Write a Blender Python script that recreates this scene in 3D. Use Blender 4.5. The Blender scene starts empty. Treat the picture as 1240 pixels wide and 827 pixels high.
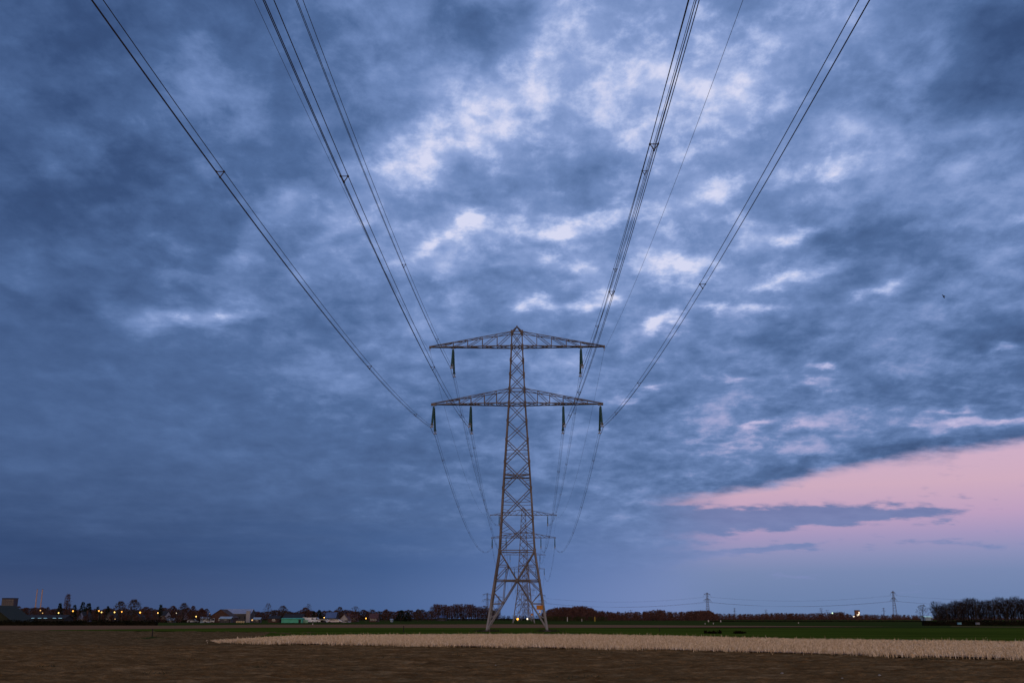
import bpy, bmesh, math, random
import numpy as np
from mathutils import Vector, Matrix
R = math.radians
random.seed(7)
scene = bpy.context.scene
C = scene.collection

# ------------------------------------------------------------------ camera
F = 1240.0                       # focal length in pixels of the 1240 px wide photograph (36 mm lens)
PITCH = math.atan(335.0 / F)     # horizon 335 px under the centre
CAMZ = 1.7
cam_d = bpy.data.cameras.new('camera'); cam = bpy.data.objects.new('camera', cam_d); C.objects.link(cam)
cam_d.sensor_width = 36; cam_d.lens = 36 * F / 1240
cam_d.clip_start = 0.1; cam_d.clip_end = 30000
cam.location = (0, 0, CAMZ); cam.rotation_euler = (R(90) + PITCH, 0, 0)
scene.camera = cam
cp, sp = math.cos(PITCH), math.sin(PITCH)

def ray(px, py):
    x, u = px - 620.0, 413.5 - py
    return x, F * cp - u * sp, F * sp + u * cp
def at(px, py, Y):               # the point seen at px, py whose distance along y is Y
    x, y, z = ray(px, py); return Vector((x / y * Y, Y, CAMZ + z / y * Y))
def gx(px, Y): return at(px, 748.5, Y).x
def gh(py, Y): return at(620, py, Y).z
def azel(px, py):
    x, y, z = ray(px, py); return math.degrees(math.atan2(x, y)), math.degrees(math.atan2(z, math.hypot(x, y)))

# ------------------------------------------------------------------ colour settings
scene.view_settings.view_transform = 'Standard'
scene.view_settings.look = 'None'
scene.view_settings.exposure = 0.0
scene.view_settings.gamma = 1.0
scene.render.film_transparent = False

def lin(c):
    return tuple(((v / 255) / 12.92 if v / 255 <= 0.04045 else ((v / 255 + 0.055) / 1.055) ** 2.4) for v in c)

# ------------------------------------------------------------------ sky (world)
world = bpy.data.worlds.new('World'); scene.world = world; world.use_nodes = True
nt = world.node_tree; nt.nodes.clear()
N = nt.nodes; LK = nt.links
def node(t, **kw):
    n = N.new(t)
    for k, v in kw.items(): setattr(n, k, v)
    return n
def put(sock, v):
    if isinstance(v, bpy.types.NodeSocket): LK.new(v, sock)
    else: sock.default_value = v
def M(op, a, b=0.0, c=0.0, clamp=False):
    n = node('ShaderNodeMath', operation=op, use_clamp=clamp)
    put(n.inputs[0], a); put(n.inputs[1], b); put(n.inputs[2], c); return n.outputs[0]
def VM(op, a, b=(0, 0, 0), out=0):
    n = node('ShaderNodeVectorMath', operation=op); put(n.inputs[0], a); put(n.inputs[1], b); return n.outputs[out]
def comb(x, y, z=0.0):
    n = node('ShaderNodeCombineXYZ'); put(n.inputs[0], x); put(n.inputs[1], y); put(n.inputs[2], z); return n.outputs[0]
def noise(vec, scale, detail=4, rough=0.5, lac=2.0, dist=0.0, out='Fac'):
    n = node('ShaderNodeTexNoise'); put(n.inputs['Vector'], vec)
    n.inputs['Scale'].default_value = scale; n.inputs['Detail'].default_value = detail
    n.inputs['Roughness'].default_value = rough; n.inputs['Lacunarity'].default_value = lac
    n.inputs['Distortion'].default_value = dist
    return n.outputs[out]
def smooth(v, a, b, c=0.0, d=1.0):
    n = node('ShaderNodeMapRange', interpolation_type='SMOOTHSTEP')
    put(n.inputs[0], v)
    for i, k in enumerate((a, b, c, d)): n.inputs[i + 1].default_value = k
    return n.outputs[0]
def ramp(v, stops, interp='LINEAR'):
    n = node('ShaderNodeValToRGB'); n.color_ramp.interpolation = interp
    e = n.color_ramp.elements
    while len(e) < len(stops): e.new(0.5)
    for i, (p, c) in enumerate(stops):
        e[i].position = p; e[i].color = (*lin(c), 1)
    put(n.inputs[0], v); return n.outputs[0]
def mix(f, a, b):
    n = node('ShaderNodeMix', data_type='RGBA'); put(n.inputs[0], f)
    put(n.inputs[6], a if isinstance(a, bpy.types.NodeSocket) else (*lin(a), 1))
    put(n.inputs[7], b if isinstance(b, bpy.types.NodeSocket) else (*lin(b), 1)); return n.outputs[2]

tc = node('ShaderNodeTexCoord')
dirv = VM('NORMALIZE', tc.outputs['Generated'])
sep = node('ShaderNodeSeparateXYZ'); LK.new(dirv, sep.inputs[0]); dx, dy, dz = sep.outputs
az = M('MULTIPLY', M('ARCTAN2', dx, dy), 57.29578)
el = M('MULTIPLY', M('ARCSINE', dz), 57.29578)
zc = M('ADD', M('MAXIMUM', dz, 0.0), 0.24)
q = comb(M('DIVIDE', dx, zc), M('DIVIDE', dy, zc), 3.7)
qs = comb(M('MULTIPLY', M('DIVIDE', dx, zc), 0.75), M('DIVIDE', dy, zc), 8.1)
# cloud edges wander: warp the coordinates of the broad shapes
w1 = VM('SUBTRACT', noise(q, 2.6, 6, 0.55, out='Color'), (0.5, 0.5, 0.5))
w2 = VM('SUBTRACT', noise(qs, 9.0, 5, 0.6, out='Color'), (0.5, 0.5, 0.5))
warp = VM('ADD', VM('MULTIPLY', w1, (9.0, 4.0, 0)), VM('MULTIPLY', w2, (3.2, 1.9, 0)))
P0 = comb(az, el, 0.0)
P = VM('ADD', P0, warp)
DEG = 0.0446
def blob(prev, px, py, rx, ry, rot, amp, vec=None):
    a, e = azel(px, py)
    mp = node('ShaderNodeMapping', vector_type='TEXTURE')
    LK.new(vec or P, mp.inputs['Vector'])
    mp.inputs['Location'].default_value = (a, e, 0)
    mp.inputs['Rotation'].default_value = (0, 0, R(rot))
    mp.inputs['Scale'].default_value = (rx * DEG, ry * DEG, 1e6)
    d = VM('DOT_PRODUCT', mp.outputs[0], mp.outputs[0], out=1)
    g = M('POWER', 0.4, d)
    return M('MULTIPLY_ADD', g, amp, prev)
BL = [
 # broad tone
 (0, 250, 330, 330, 0, -0.14), (40, 680, 380, 130, 0, -0.15), (420, 640, 260, 120, 0, -0.04),
 (300, 30, 260, 90, 0, -0.06), (160, 520, 260, 110, 0, 0.03), (560, 10, 110, 45, 10, -0.16), (150, 200, 120, 80, 0, -0.07),
 (650, 190, 270, 160, 20, 0.11), (890, 200, 260, 170, 10, 0.10), (760, 90, 200, 90, 10, 0.04), (100, 480, 260, 160, 0, -0.05), (60, 200, 200, 200, 0, -0.03), (480, 540, 200, 80, 0, -0.05),
 (1260, -20, 120, 90, 0, -0.20), (10, 10, 120, 70, 0, -0.05),
 # left wisps
 (30, 105, 55, 35, 0, 0.05), (185, 125, 60, 40, 20, 0.08), (60, 180, 60, 40, 0, 0.04),
 (340, 250, 34, 22, 20, 0.20), (405, 280, 26, 46, -10, 0.22), (300, 315, 26, 30, 0, 0.14),
 (235, 378, 60, 16, 10, 0.24), (300, 372, 26, 14, 30, 0.24), (150, 362, 40, 12, -10, 0.12), (40, 350, 50, 12, -15, 0.12),
 (90, 375, 60, 20, 0, -0.06), (330, 440, 120, 30, 0, 0.03),
 # centre
 (510, 195, 80, 30, 25, 0.24), (600, 150, 60, 30, 0, 0.17), (480, 215, 60, 16, 0, 0.08), (650, 80, 90, 50, 30, 0.17), (790, 50, 120, 70, 0, 0.12),
 (460, 150, 60, 24, 30, -0.08), (690, 195, 80, 36, 10, -0.10), (560, 235, 50, 22, -5, -0.12), (760, 215, 50, 30, 0, -0.05),
 (690, 270, 74, 11, 8, 0.34), (583, 268, 26, 11, 0, 0.24), (530, 298, 50, 10, 28, 0.22), (670, 322, 40, 10, -25, 0.16),
 (625, 366, 26, 10, 0, 0.34), (700, 362, 40, 9, 5, 0.26), (500, 330, 60, 30, 0, 0.04), (560, 340, 60, 16, 0, -0.06),
 # right
 (818, 322, 40, 12, -10, 0.30), (850, 345, 30, 8, 0, 0.14), (870, 232, 60, 15, 10, 0.24), (960, 335, 60, 9, 4, 0.24), (950, 282, 46, 9, 4, 0.24),
 (1005, 205, 46, 13, 5, 0.20), (900, 165, 60, 16, 15, 0.10), (885, 130, 50, 26, 0, 0.05), (800, 395, 30, 9, 0, 0.42),
 (1010, 300, 50, 36, 0, -0.12), (1100, 270, 100, 40, 0, -0.09), (1085, 350, 36, 10, 5, 0.24), (1200, 155, 46, 13, 0, 0.12),
 (880, 375, 40, 6, 0, 0.24), (1150, 110, 90, 40, 0, -0.07), (1215, 265, 40, 8, 0, 0.12), (1060, 20, 90, 24, 0, 0.08),
 (1210, 430, 90, 44, 0, -0.12), (1000, 440, 18, 7, 0, 0.26), (1205, 437, 14, 6, 0, 0.22), (985, 470, 30, 7, 0, 0.18), (875, 458, 22, 6, 0, 0.20),
 (770, 470, 26, 6, 0, 0.26), (1150, 340, 60, 24, 0, -0.05), (960, 410, 90, 20, 0, -0.07),
 (925, 526, 40, 6, 0, 0.17), (855, 540, 40, 5, 0, 0.08), (1165, 500, 60, 7, 6, 0.20), (1130, 482, 30, 5, 4, 0.12), (1050, 470, 60, 14, 0, -0.06),
 (1110, 541, 170, 10, 8, -0.17), (880, 574, 80, 8, 4, -0.08), (950, 500, 60, 10, 0, -0.05),
]
acc = 0.44
Pc = P
for i_, b in enumerate(BL):
    if i_ % 4 == 3: Pc = VM('ADD', P, comb(M('MULTIPLY', acc, 1e-8), 0.0, 0.0))   # keeps the node evaluation sequential
    acc = blob(acc, *b, vec=Pc)
# cloud texture, calmer to the lower left
nb = noise(q, 4.6, 9, 0.56, dist=0.15)
ns = noise(qs, 17.0, 7, 0.55)
np_ = noise(comb(M('DIVIDE', dx, zc), M('MULTIPLY', M('DIVIDE', dy, zc), 0.8), 1.3), 12.0, 8, 0.62, dist=0.25)
amp = M('MAXIMUM', smooth(M('ADD', el, M('MULTIPLY', az, 0.5)), -6.0, 17.0, 0.20, 0.80), 0.0)
t = M('ADD', M('MULTIPLY', M('SUBTRACT', nb, 0.5), 0.80), M('MULTIPLY', M('SUBTRACT', ns, 0.5), 0.24))
t = M('MULTIPLY_ADD', M('SUBTRACT', np_, 0.5), 0.62, t)
t = M('MAXIMUM', t, M('MULTIPLY', t, 0.62))
amp = M('MULTIPLY_ADD', M('MAXIMUM', M('SUBTRACT', acc, 0.50), 0.0), 1.2, amp)
L = M('MULTIPLY_ADD', t, amp, acc)
# thin breaks in the cloud deck where brighter air shows, crisp on their edges
gp = noise(comb(M('DIVIDE', dx, zc), M('MULTIPLY', M('DIVIDE', dy, zc), 0.8), 5.9), 21.0, 10, 0.60, dist=0.1)
gpv = M('ADD', M('MULTIPLY_ADD', M('SUBTRACT', nb, 0.5), 0.35, gp), M('MULTIPLY', M('SUBTRACT', acc, 0.5), 0.50))
gap = M('MULTIPLY', smooth(gpv, 0.50, 0.80), smooth(acc, 0.38, 0.62))
L = M('MULTIPLY_ADD', gap, 0.22, L)
L = M('MULTIPLY_ADD', M('MULTIPLY', M('SUBTRACT', gp, 0.5), amp), 0.30, L)
cloud = ramp(L, [(0.0, (38, 56, 94)), (0.2, (55, 79, 122)), (0.36, (78, 105, 152)), (0.5, (108, 134, 184)),
                 (0.64, (137, 159, 208)), (0.8, (172, 187, 228)), (1.0, (212, 215, 241))])
# light catching the cloud is pinker low on the right
pk = M('MULTIPLY', smooth(el, 18.0, 8.0), smooth(az, 2.0, 12.0))
pk = M('MULTIPLY', pk, smooth(L, 0.45, 0.72))
cloud = mix(M('MULTIPLY', pk, 0.42), cloud, (214, 182, 208))
# dark grey-blue sky low on the left, lighter towards the right
low = ramp(smooth(az, -26.0, 26.0), [(0.0, (58, 78, 118)), (0.3, (70, 98, 146)), (0.55, (94, 121, 172)), (0.75, (116, 136, 184)), (1.0, (110, 134, 174))])
low2 = ramp(smooth(az, -26.0, 26.0), [(0.0, (42, 68, 112)), (0.3, (57, 88, 138)), (0.55, (82, 111, 164)), (0.75, (108, 130, 180)), (1.0, (120, 138, 182))])
lowc = mix(smooth(el, 0.8, 3.2), low, low2)
lown = M('MULTIPLY_ADD', M('SUBTRACT', noise(comb(M('MULTIPLY', az, 0.06), M('MULTIPLY', el, 0.6), 2.0), 2.0, 6, 0.6), 0.5), 5.0, el)
cloud = mix(smooth(lown, 7.5, 1.6), cloud, lowc)
# the clear window low on the right, pink belt over blue
clear = ramp(smooth(el, 0.0, 12.0), [(0.0, (104, 128, 170)), (0.10, (116, 134, 176)), (0.18, (136, 142, 184)), (0.28, (160, 148, 189)),
                   (0.40, (186, 157, 191)), (0.60, (205, 170, 191)), (0.8, (205, 173, 198)), (1.0, (190, 165, 205))])
vig = smooth(az, 22.0, 30.0, 1.0, 0.9)
a1, e1 = azel(800, 603); a2, e2 = azel(1240, 527)
slope = (e2 - e1) / (a2 - a1)
PE = VM('ADD', P0, VM('MULTIPLY', VM('ADD', w1, VM('MULTIPLY', w2, (1.1, 1.1, 0))), (1.6, 1.15, 0)))
se = node('ShaderNodeSeparateXYZ'); LK.new(PE, se.inputs[0]); paz, pel = se.outputs[0], se.outputs[1]
edge = M('ADD', M('MULTIPLY', M('SUBTRACT', paz, a1), slope), e1)
open_ = smooth(M('SUBTRACT', edge, pel), -0.26, 0.60)
open_ = M('MULTIPLY', open_, smooth(paz, azel(765, 600)[0], azel(900, 600)[0]))
PF = VM('ADD', P0, VM('MULTIPLY', w2, (3.4, 1.1, 0)))
f = 0.0
for b in [(820, 628, 170, 12, 0, 1.25), (985, 626, 120, 8.5, 3, 1.05), (1080, 624, 60, 5, 3, 0.65), (750, 664, 90, 30, 0, 1.0),
          (900, 667, 70, 5, 4, 1.0), (960, 662, 40, 3, 2, 0.5), (1135, 656, 46, 4, -2, 0.55), (1215, 660, 40, 3.5, 0, 0.4),
          (1142, 628, 12, 4, 10, 0.7), (945, 698, 30, 4, 0, 0.45), (810, 615, 60, 8, 0, 0.6)]:
    f = blob(f, *b, vec=PF)
f = smooth(M('MULTIPLY_ADD', M('SUBTRACT', ns, 0.5), 1.8, f), 0.18, 0.85)
finger = ramp(M('MULTIPLY_ADD', M('SUBTRACT', ns, 0.5), 0.9, smooth(el, 2.0, 6.5)), [(0.0, (128, 140, 188)), (0.5, (104, 126, 176)), (1.0, (86, 112, 164))])
clearf = mix(M('MULTIPLY', f, 0.85), clear, finger)
front = mix(open_, cloud, clearf)
# behind the camera: the west, where the sun has just gone down
west = M('MULTIPLY', smooth(dy, 0.15, -0.95), M('MULTIPLY', smooth(el, 50.0, 4.0), smooth(el, -1.0, 1.0)))
glow = node('ShaderNodeRGB'); glow.outputs[0].default_value = (1.35, 0.92, 0.66, 1)
skyc = node('ShaderNodeMix', data_type='RGBA'); put(skyc.inputs[0], west); LK.new(front, skyc.inputs[6]); LK.new(glow.outputs[0], skyc.inputs[7])
bg = node('ShaderNodeBackground'); LK.new(skyc.outputs[2], bg.inputs['Color']); bg.inputs['Strength'].default_value = 1.0
# faint physical twilight sky over everything
nish = node('ShaderNodeTexSky', sky_type='NISHITA'); nish.sun_disc = False
SUN_EL, SUN_AZ = 3.0, 196.0
nish.sun_elevation = R(SUN_EL); nish.sun_rotation = R(SUN_AZ)
bg2 = node('ShaderNodeBackground'); LK.new(nish.outputs[0], bg2.inputs['Color']); bg2.inputs['Strength'].default_value = 0.004
ad = node('ShaderNodeAddShader'); LK.new(bg.outputs[0], ad.inputs[0]); LK.new(bg2.outputs[0], ad.inputs[1])
wo = node('ShaderNodeOutputWorld'); LK.new(ad.outputs[0], wo.inputs['Surface'])
world.cycles.sampling_method = 'MANUAL'; world.cycles.sample_map_resolution = 512

# last warm light from the west, behind the camera
sd = bpy.data.lights.new('sun', 'SUN'); so = bpy.data.objects.new('sun', sd); C.objects.link(so)
sd.energy = 0.16; sd.color = (1.0, 0.74, 0.58); sd.angle = R(14)
sdir = Vector((math.sin(R(SUN_AZ)) * math.cos(R(SUN_EL)), math.cos(R(SUN_AZ)) * math.cos(R(SUN_EL)), math.sin(R(SUN_EL))))
so.rotation_euler = sdir.to_track_quat('Z', 'Y').to_euler()

# ------------------------------------------------------------------ helpers
def tag(o, label=None, cat=None, group=None, kind=None):
    if label: o['label'] = label
    if cat: o['category'] = cat
    if group: o['group'] = group
    if kind: o['kind'] = kind
    return o
def empty(name, loc, rz=0):
    o = bpy.data.objects.new(name, None); C.objects.link(o); o.location = loc; o.rotation_euler = (0, 0, rz)
    o.empty_display_size = 0.5
    return o
class MB:
    def __init__(s): s.v = []; s.f = []
    def add(s, vs, fs):
        n = len(s.v); s.v += [tuple(v) for v in vs]; s.f += [tuple(i + n for i in f) for f in fs]; return s
    def box(s, x0, x1, y0, y1, z0, z1):
        return s.add([(x, y, z) for z in (z0, z1) for y in (y0, y1) for x in (x0, x1)],
                     [(0, 2, 3, 1), (4, 5, 7, 6), (0, 1, 5, 4), (2, 6, 7, 3), (0, 4, 6, 2), (1, 3, 7, 5)])
    def bar(s, a, b, w, n=4, w2=None, caps=True):
        a = Vector(a); b = Vector(b); d = (b - a)
        if d.length < 1e-6: return s
        d.normalize(); up = Vector((0, 0, 1)) if abs(d.z) < 0.9 else Vector((0, 1, 0))
        u = d.cross(up).normalized(); v = d.cross(u)
        w2 = w if w2 is None else w2
        k = 0.7071 if n == 4 else 0.5
        vs = []
        for p, ww in ((a, w), (b, w2)):
            for i in range(n):
                t = 2 * math.pi * (i + 0.5) / n
                vs.append(p + (u * math.cos(t) + v * math.sin(t)) * ww * k)
        fs = [(i, (i + 1) % n, n + (i + 1) % n, n + i) for i in range(n)]
        if caps: fs += [tuple(range(n - 1, -1, -1)), tuple(range(n, 2 * n))]
        return s.add(vs, fs)
    def tube(s, pts, r, n=5):
        pts = [Vector(p) for p in pts]; vs = []; fs = []
        for i, p in enumerate(pts):
            d = (pts[min(i + 1, len(pts) - 1)] - pts[max(i - 1, 0)]).normalized()
            up = Vector((0, 0, 1)) if abs(d.z) < 0.95 else Vector((0, 1, 0))
            u = d.cross(up).normalized(); v = d.cross(u)
            rr = r[i] if isinstance(r, (list, tuple)) else r
            for k in range(n):
                t = 2 * math.pi * k / n; vs.append(p + (u * math.cos(t) + v * math.sin(t)) * rr)
        for i in range(len(pts) - 1):
            for k in range(n): fs.append((i * n + k, i * n + (k + 1) % n, (i + 1) * n + (k + 1) % n, (i + 1) * n + k))
        fs += [tuple(range(n - 1, -1, -1)), tuple((len(pts) - 1) * n + k for k in range(n))]
        return s.add(vs, fs)
    def build(s, name, mat, parent=None, smooth_=False):
        me = bpy.data.meshes.new(name); me.from_pydata(s.v, [], s.f); me.materials.append(mat); me.update()
        if smooth_: me.shade_smooth()
        o = bpy.data.objects.new(name, me); C.objects.link(o)
        if parent: o.parent = parent
        return o
def copy_tree(o, parent=None):
    c = o.copy(); C.objects.link(c); c.parent = parent
    for ch in list(o.children): copy_tree(ch, c)
    return c

class MAT:
    """small material builder"""
    def __init__(s, name, col, rough=0.85, metal=0.0, spec=0.3):
        s.m = bpy.data.materials.new(name); s.m.use_nodes = True; s.nt = s.m.node_tree
        s.b = s.nt.nodes['Principled BSDF']; s.b.inputs['Base Color'].default_value = (*col, 1)
        s.b.inputs['Roughness'].default_value = rough; s.b.inputs['Metallic'].default_value = metal
        s.b.inputs['Specular IOR Level'].default_value = spec
    def noisecol(s, cols, scale, detail=5, rough=0.6, stretch=(1, 1, 1), coord='Object', bump=0.0, lo=0.3, hi=0.7, bscale=None):
        n = s.nt.nodes; l = s.nt.links
        tc = n.new('ShaderNodeTexCoord'); mp = n.new('ShaderNodeMapping'); mp.inputs['Scale'].default_value = stretch
        l.new(tc.outputs[coord], mp.inputs[0])
        nz = n.new('ShaderNodeTexNoise'); nz.inputs['Scale'].default_value = scale; nz.inputs['Detail'].default_value = detail; nz.inputs['Roughness'].default_value = rough
        l.new(mp.outputs[0], nz.inputs['Vector'])
        cr = n.new('ShaderNodeValToRGB'); e = cr.color_ramp.elements
        while len(e) < len(cols): e.new(0.5)
        for i, c in enumerate(cols):
            e[i].position = lo + (hi - lo) * i / (len(cols) - 1); e[i].color = (*c, 1)
        l.new(nz.outputs['Fac'], cr.inputs[0]); l.new(cr.outputs[0], s.b.inputs['Base Color'])
        if bump:
            bp = n.new('ShaderNodeBump'); bp.inputs['Strength'].default_value = 1.0; bp.inputs['Distance'].default_value = bump
            nb = nz
            if bscale:
                nb = n.new('ShaderNodeTexNoise'); nb.inputs['Scale'].default_value = bscale; nb.inputs['Detail'].default_value = 6
                l.new(mp.outputs[0], nb.inputs['Vector'])
            l.new(nb.outputs['Fac'], bp.inputs['Height']); l.new(bp.outputs[0], s.b.inputs['Normal'])
        s.ramp = cr
        return s
def simple(name, cols, scale, **k):
    kw = {a: k.pop(a) for a in ('rough', 'metal', 'spec') if a in k}
    return MAT(name, cols[0], **kw).noisecol(cols, scale, **k).m
def lamp_mat(name, col, st):
    m = bpy.data.materials.new(name); m.use_nodes = True; b = m.node_tree.nodes['Principled BSDF']
    b.inputs['Base Color'].default_value = (*col, 1); b.inputs['Emission Color'].default_value = (*col, 1); b.inputs['Emission Strength'].default_value = st
    return m

# steel: galvanised low down, weathered brown paint above
def steel_mat():
    S = MAT('weathered steel', (0.2, 0.17, 0.15), 0.7, 0.0, 0.35)
    S.noisecol([(0.056, 0.047, 0.047), (0.108, 0.094, 0.094), (0.165, 0.150, 0.152)], 1.3, 6, 0.65, (1, 1, 0.35))
    n = S.nt.nodes; l = S.nt.links
    tc = n.new('ShaderNodeTexCoord'); sx = n.new('ShaderNodeSeparateXYZ'); l.new(tc.outputs['Object'], sx.inputs[0])
    nz = n.new('ShaderNodeTexNoise'); nz.inputs['Scale'].default_value = 1.1; l.new(tc.outputs['Object'], nz.inputs[0])
    ma = n.new('ShaderNodeMath'); ma.operation = 'MULTIPLY_ADD'; l.new(nz.outputs[0], ma.inputs[0]); ma.inputs[1].default_value = 1.6; l.new(sx.outputs[2], ma.inputs[2])
    mr = n.new('ShaderNodeMapRange'); mr.inputs[1].default_value = 3.4; mr.inputs[2].default_value = 5.2; l.new(ma.outputs[0], mr.inputs[0])
    mx = n.new('ShaderNodeMix'); mx.data_type = 'RGBA'; l.new(mr.outputs[0], mx.inputs[0]); mx.inputs[6].default_value = (0.19, 0.195, 0.215, 1)
    l.new(S.ramp.outputs[0], mx.inputs[7]); l.new(mx.outputs[2], S.b.inputs['Base Color'])
    return S.m
STEEL = steel_mat()
WIRE = simple('weathered conductor', [(0.055, 0.046, 0.050), (0.09, 0.076, 0.080)], 2.0, rough=0.8, spec=0.2)
INSUL = simple('dark green insulator', [(0.010, 0.045, 0.040), (0.016, 0.065, 0.055)], 3.0, rough=0.5)
FITTING = simple('galvanised fitting', [(0.25, 0.25, 0.26), (0.35, 0.35, 0.36)], 3.0, rough=0.5)
CONC = simple('old concrete', [(0.055, 0.045, 0.04), (0.09, 0.075, 0.065)], 3.0)
ORANGE = simple('orange sign enamel', [(0.34, 0.13, 0.008), (0.42, 0.16, 0.012)], 4.0, rough=0.5)
WHITE = simple('white paint', [(0.62, 0.62, 0.62), (0.75, 0.75, 0.74)], 2.0, rough=0.6)
DARKBOX = simple('dark box paint', [(0.02, 0.018, 0.018), (0.03, 0.028, 0.026)], 4.0)

# ------------------------------------------------------------------ ground
def sheet(name, pts, z, mat, label=None):
    mb = MB(); mb.add([(x, y, z) for x, y in pts], [tuple(range(len(pts)))])
    o = mb.build(name, mat); tag(o, label, kind='structure'); return o
def field_mat(name, cols, s1, bump, stretch=(1, 1, 1), lo=0.32, hi=0.68):
    return MAT(name, cols[0], 1.0, 0, 0.0).noisecol(cols, s1, 8, 0.65, stretch, bump=bump, lo=lo, hi=hi, bscale=s1 * 6).m
G_BASE = field_mat('far farmland', [(0.020, 0.028, 0.012), (0.035, 0.042, 0.018)], 0.02, 0.05)
G_GREEN = field_mat('winter wheat', [(0.034, 0.050, 0.006), (0.054, 0.077, 0.009), (0.082, 0.104, 0.014)], 0.12, 0.06, (0.25, 1, 1))
G_GREEN2 = field_mat('meadow grass', [(0.030, 0.042, 0.010), (0.048, 0.062, 0.014)], 0.05, 0.08, (0.2, 1, 1))
G_BROWN = field_mat('bare soil strip', [(0.17, 0.088, 0.045), (0.23, 0.125, 0.066)], 0.06, 0.05, (0.2, 1, 1))
G_STUB = field_mat('stubble soil', [(0.12, 0.073, 0.032), (0.18, 0.114, 0.052)], 0.2, 0.05, (0.5, 1, 1))
base = MB(); base.box(-9000, 9000, -300, 14000, -1.0, -0.30)
tag(base.build('ground', G_BASE), kind='structure')
def cw(px, Y): return (gx(px, Y), Y)
# strips laid side by side with a small step between them
sheet('stubble_field', [(-400, 148), (-40, 148), (-40, 160), cw(-60, 262), (-400, 262)], -0.012, G_STUB)
sheet('stubble_field', [(-400, 88), (-72, 88), (-72, 148), (-400, 148)], -0.012, G_STUB)
sheet('wheat_field', [(-21, 84), (-8, 74), (0, 70), (15, 58), (26, 47), (60, 34), (260, 20), (420, 198), cw(1000, 196), cw(620, 198), cw(320, 205), cw(230, 185), cw(60, 162), cw(60, 156), cw(150, 150), cw(330, 136), (-24.5, 104)], 0.0, G_GREEN)
sheet('fallow_strip', [cw(-80, 262), cw(-80, 166), cw(60, 162), cw(230, 185), cw(320, 205), cw(620, 198), cw(1090, 226), cw(620, 320), cw(320, 300), cw(200, 262)], 0.004, G_BROWN)
sheet('meadow', [cw(-80, 262), cw(200, 262), cw(320, 300), cw(620, 320), cw(1090, 226), cw(900, 196.5), (420, 197), (900, 700), (900, 1200), (-900, 1200), (-900, 262)], 0.008, G_GREEN2)
sheet('farm_track', [cw(1150, 225), cw(1340, 190), cw(1340, 200), cw(1150, 238)], 0.016, G_STUB)
sheet('farm_track', [cw(300, 306), cw(470, 330), cw(620, 334), cw(620, 341), cw(470, 338), cw(300, 312)], 0.02, G_STUB)

# ploughed field in the foreground: real clods and furrows
def noise2(nx, ny, cx, cy, rng):
    g = rng.random((cy + 2, cx + 2)); xs = np.linspace(0, cx, nx, endpoint=False); ys = np.linspace(0, cy, ny, endpoint=False)
    xi = xs.astype(int); yi = ys.astype(int); fx = xs - xi; fy = ys - yi
    fx = fx * fx * (3 - 2 * fx); fy = fy * fy * (3 - 2 * fy)
    a = g[np.ix_(yi, xi)]; b = g[np.ix_(yi, xi + 1)]; c = g[np.ix_(yi + 1, xi)]; d = g[np.ix_(yi + 1, xi + 1)]
    return (a * (1 - fx) + b * fx) * (1 - fy)[:, None] + (c * (1 - fx) + d * fx) * fy[:, None]
def ploughed():
    rng = np.random.default_rng(3)
    nx, ny = 760, 560
    X = np.linspace(-72, 52, nx); Y = np.concatenate([np.linspace(16, 70, 440), np.linspace(70.15, 150, 120)])
    H = np.zeros((ny, nx))
    for cx, cy, a in ((30, 25, 0.07), (110, 90, 0.07), (330, 260, 0.08), (700, 520, 0.05)): H += (noise2(nx, ny, cx, cy, rng) - 0.5) * a
    furrow = np.sin((Y[:, None] * 0.98 + X[None, :] * 0.13) * 2 * math.pi / 0.62)
    H += 0.018 * furrow
    H -= 0.02
    vx, vy = np.meshgrid(X, Y)
    v = np.stack([vx, vy, H], -1).reshape(-1, 3)
    i = np.arange((ny - 1) * (nx - 1)); r = i // (nx - 1); c = i % (nx - 1); k = r * nx + c
    f = np.stack([k, k + 1, k + nx + 1, k + nx], -1)
    # leave the corners where other fields begin
    cx_ = X[c]; cy_ = Y[r]
    lim = np.interp(cx_, [-72, -60, -50, -24.6, -24.4, -21, -8, 0, 15, 26, 60], [150, 150, 148, 138, 92, 85, 75, 71, 59, 48, 35])
    keep = cy_ < lim
    f = f[keep]
    me = bpy.data.meshes.new('ploughed_field'); me.vertices.add(len(v)); me.vertices.foreach_set('co', v.ravel())
    me.loops.add(f.size); me.loops.foreach_set('vertex_index', f.ravel().astype(np.int32))
    me.polygons.add(len(f)); me.polygons.foreach_set('loop_start', np.arange(0, f.size, 4, dtype=np.int32)); me.polygons.foreach_set('loop_total', np.full(len(f), 4, dtype=np.int32))
    me.update(calc_edges=True)
    m = MAT('ploughed soil', (0.1, 0.07, 0.05), 1.0, 0, 0.0).noisecol([(0.074, 0.041, 0.016), (0.134, 0.080, 0.033), (0.24, 0.155, 0.072)], 0.7, 13, 0.82, (0.8, 1, 1), bump=0.07, lo=0.38, hi=0.64, bscale=14)
    me.materials.append(m.m); me.shade_flat()
    o = bpy.data.objects.new('ploughed_field', me); C.objects.link(o); tag(o, kind='structure')
ploughed()
sheet('ploughed_headland', [(-400, -60), (400, -60), (400, 16), (-400, 16)], -0.03, G_STUB)
sheet('ploughed_headland', [(-400, 16), (-72, 16), (-72, 88), (-400, 88)], -0.03, G_STUB)
sheet('ploughed_headland', [(52, 16), (400, 16), (400, 60), (52, 60)], -0.03, G_STUB)

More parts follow.
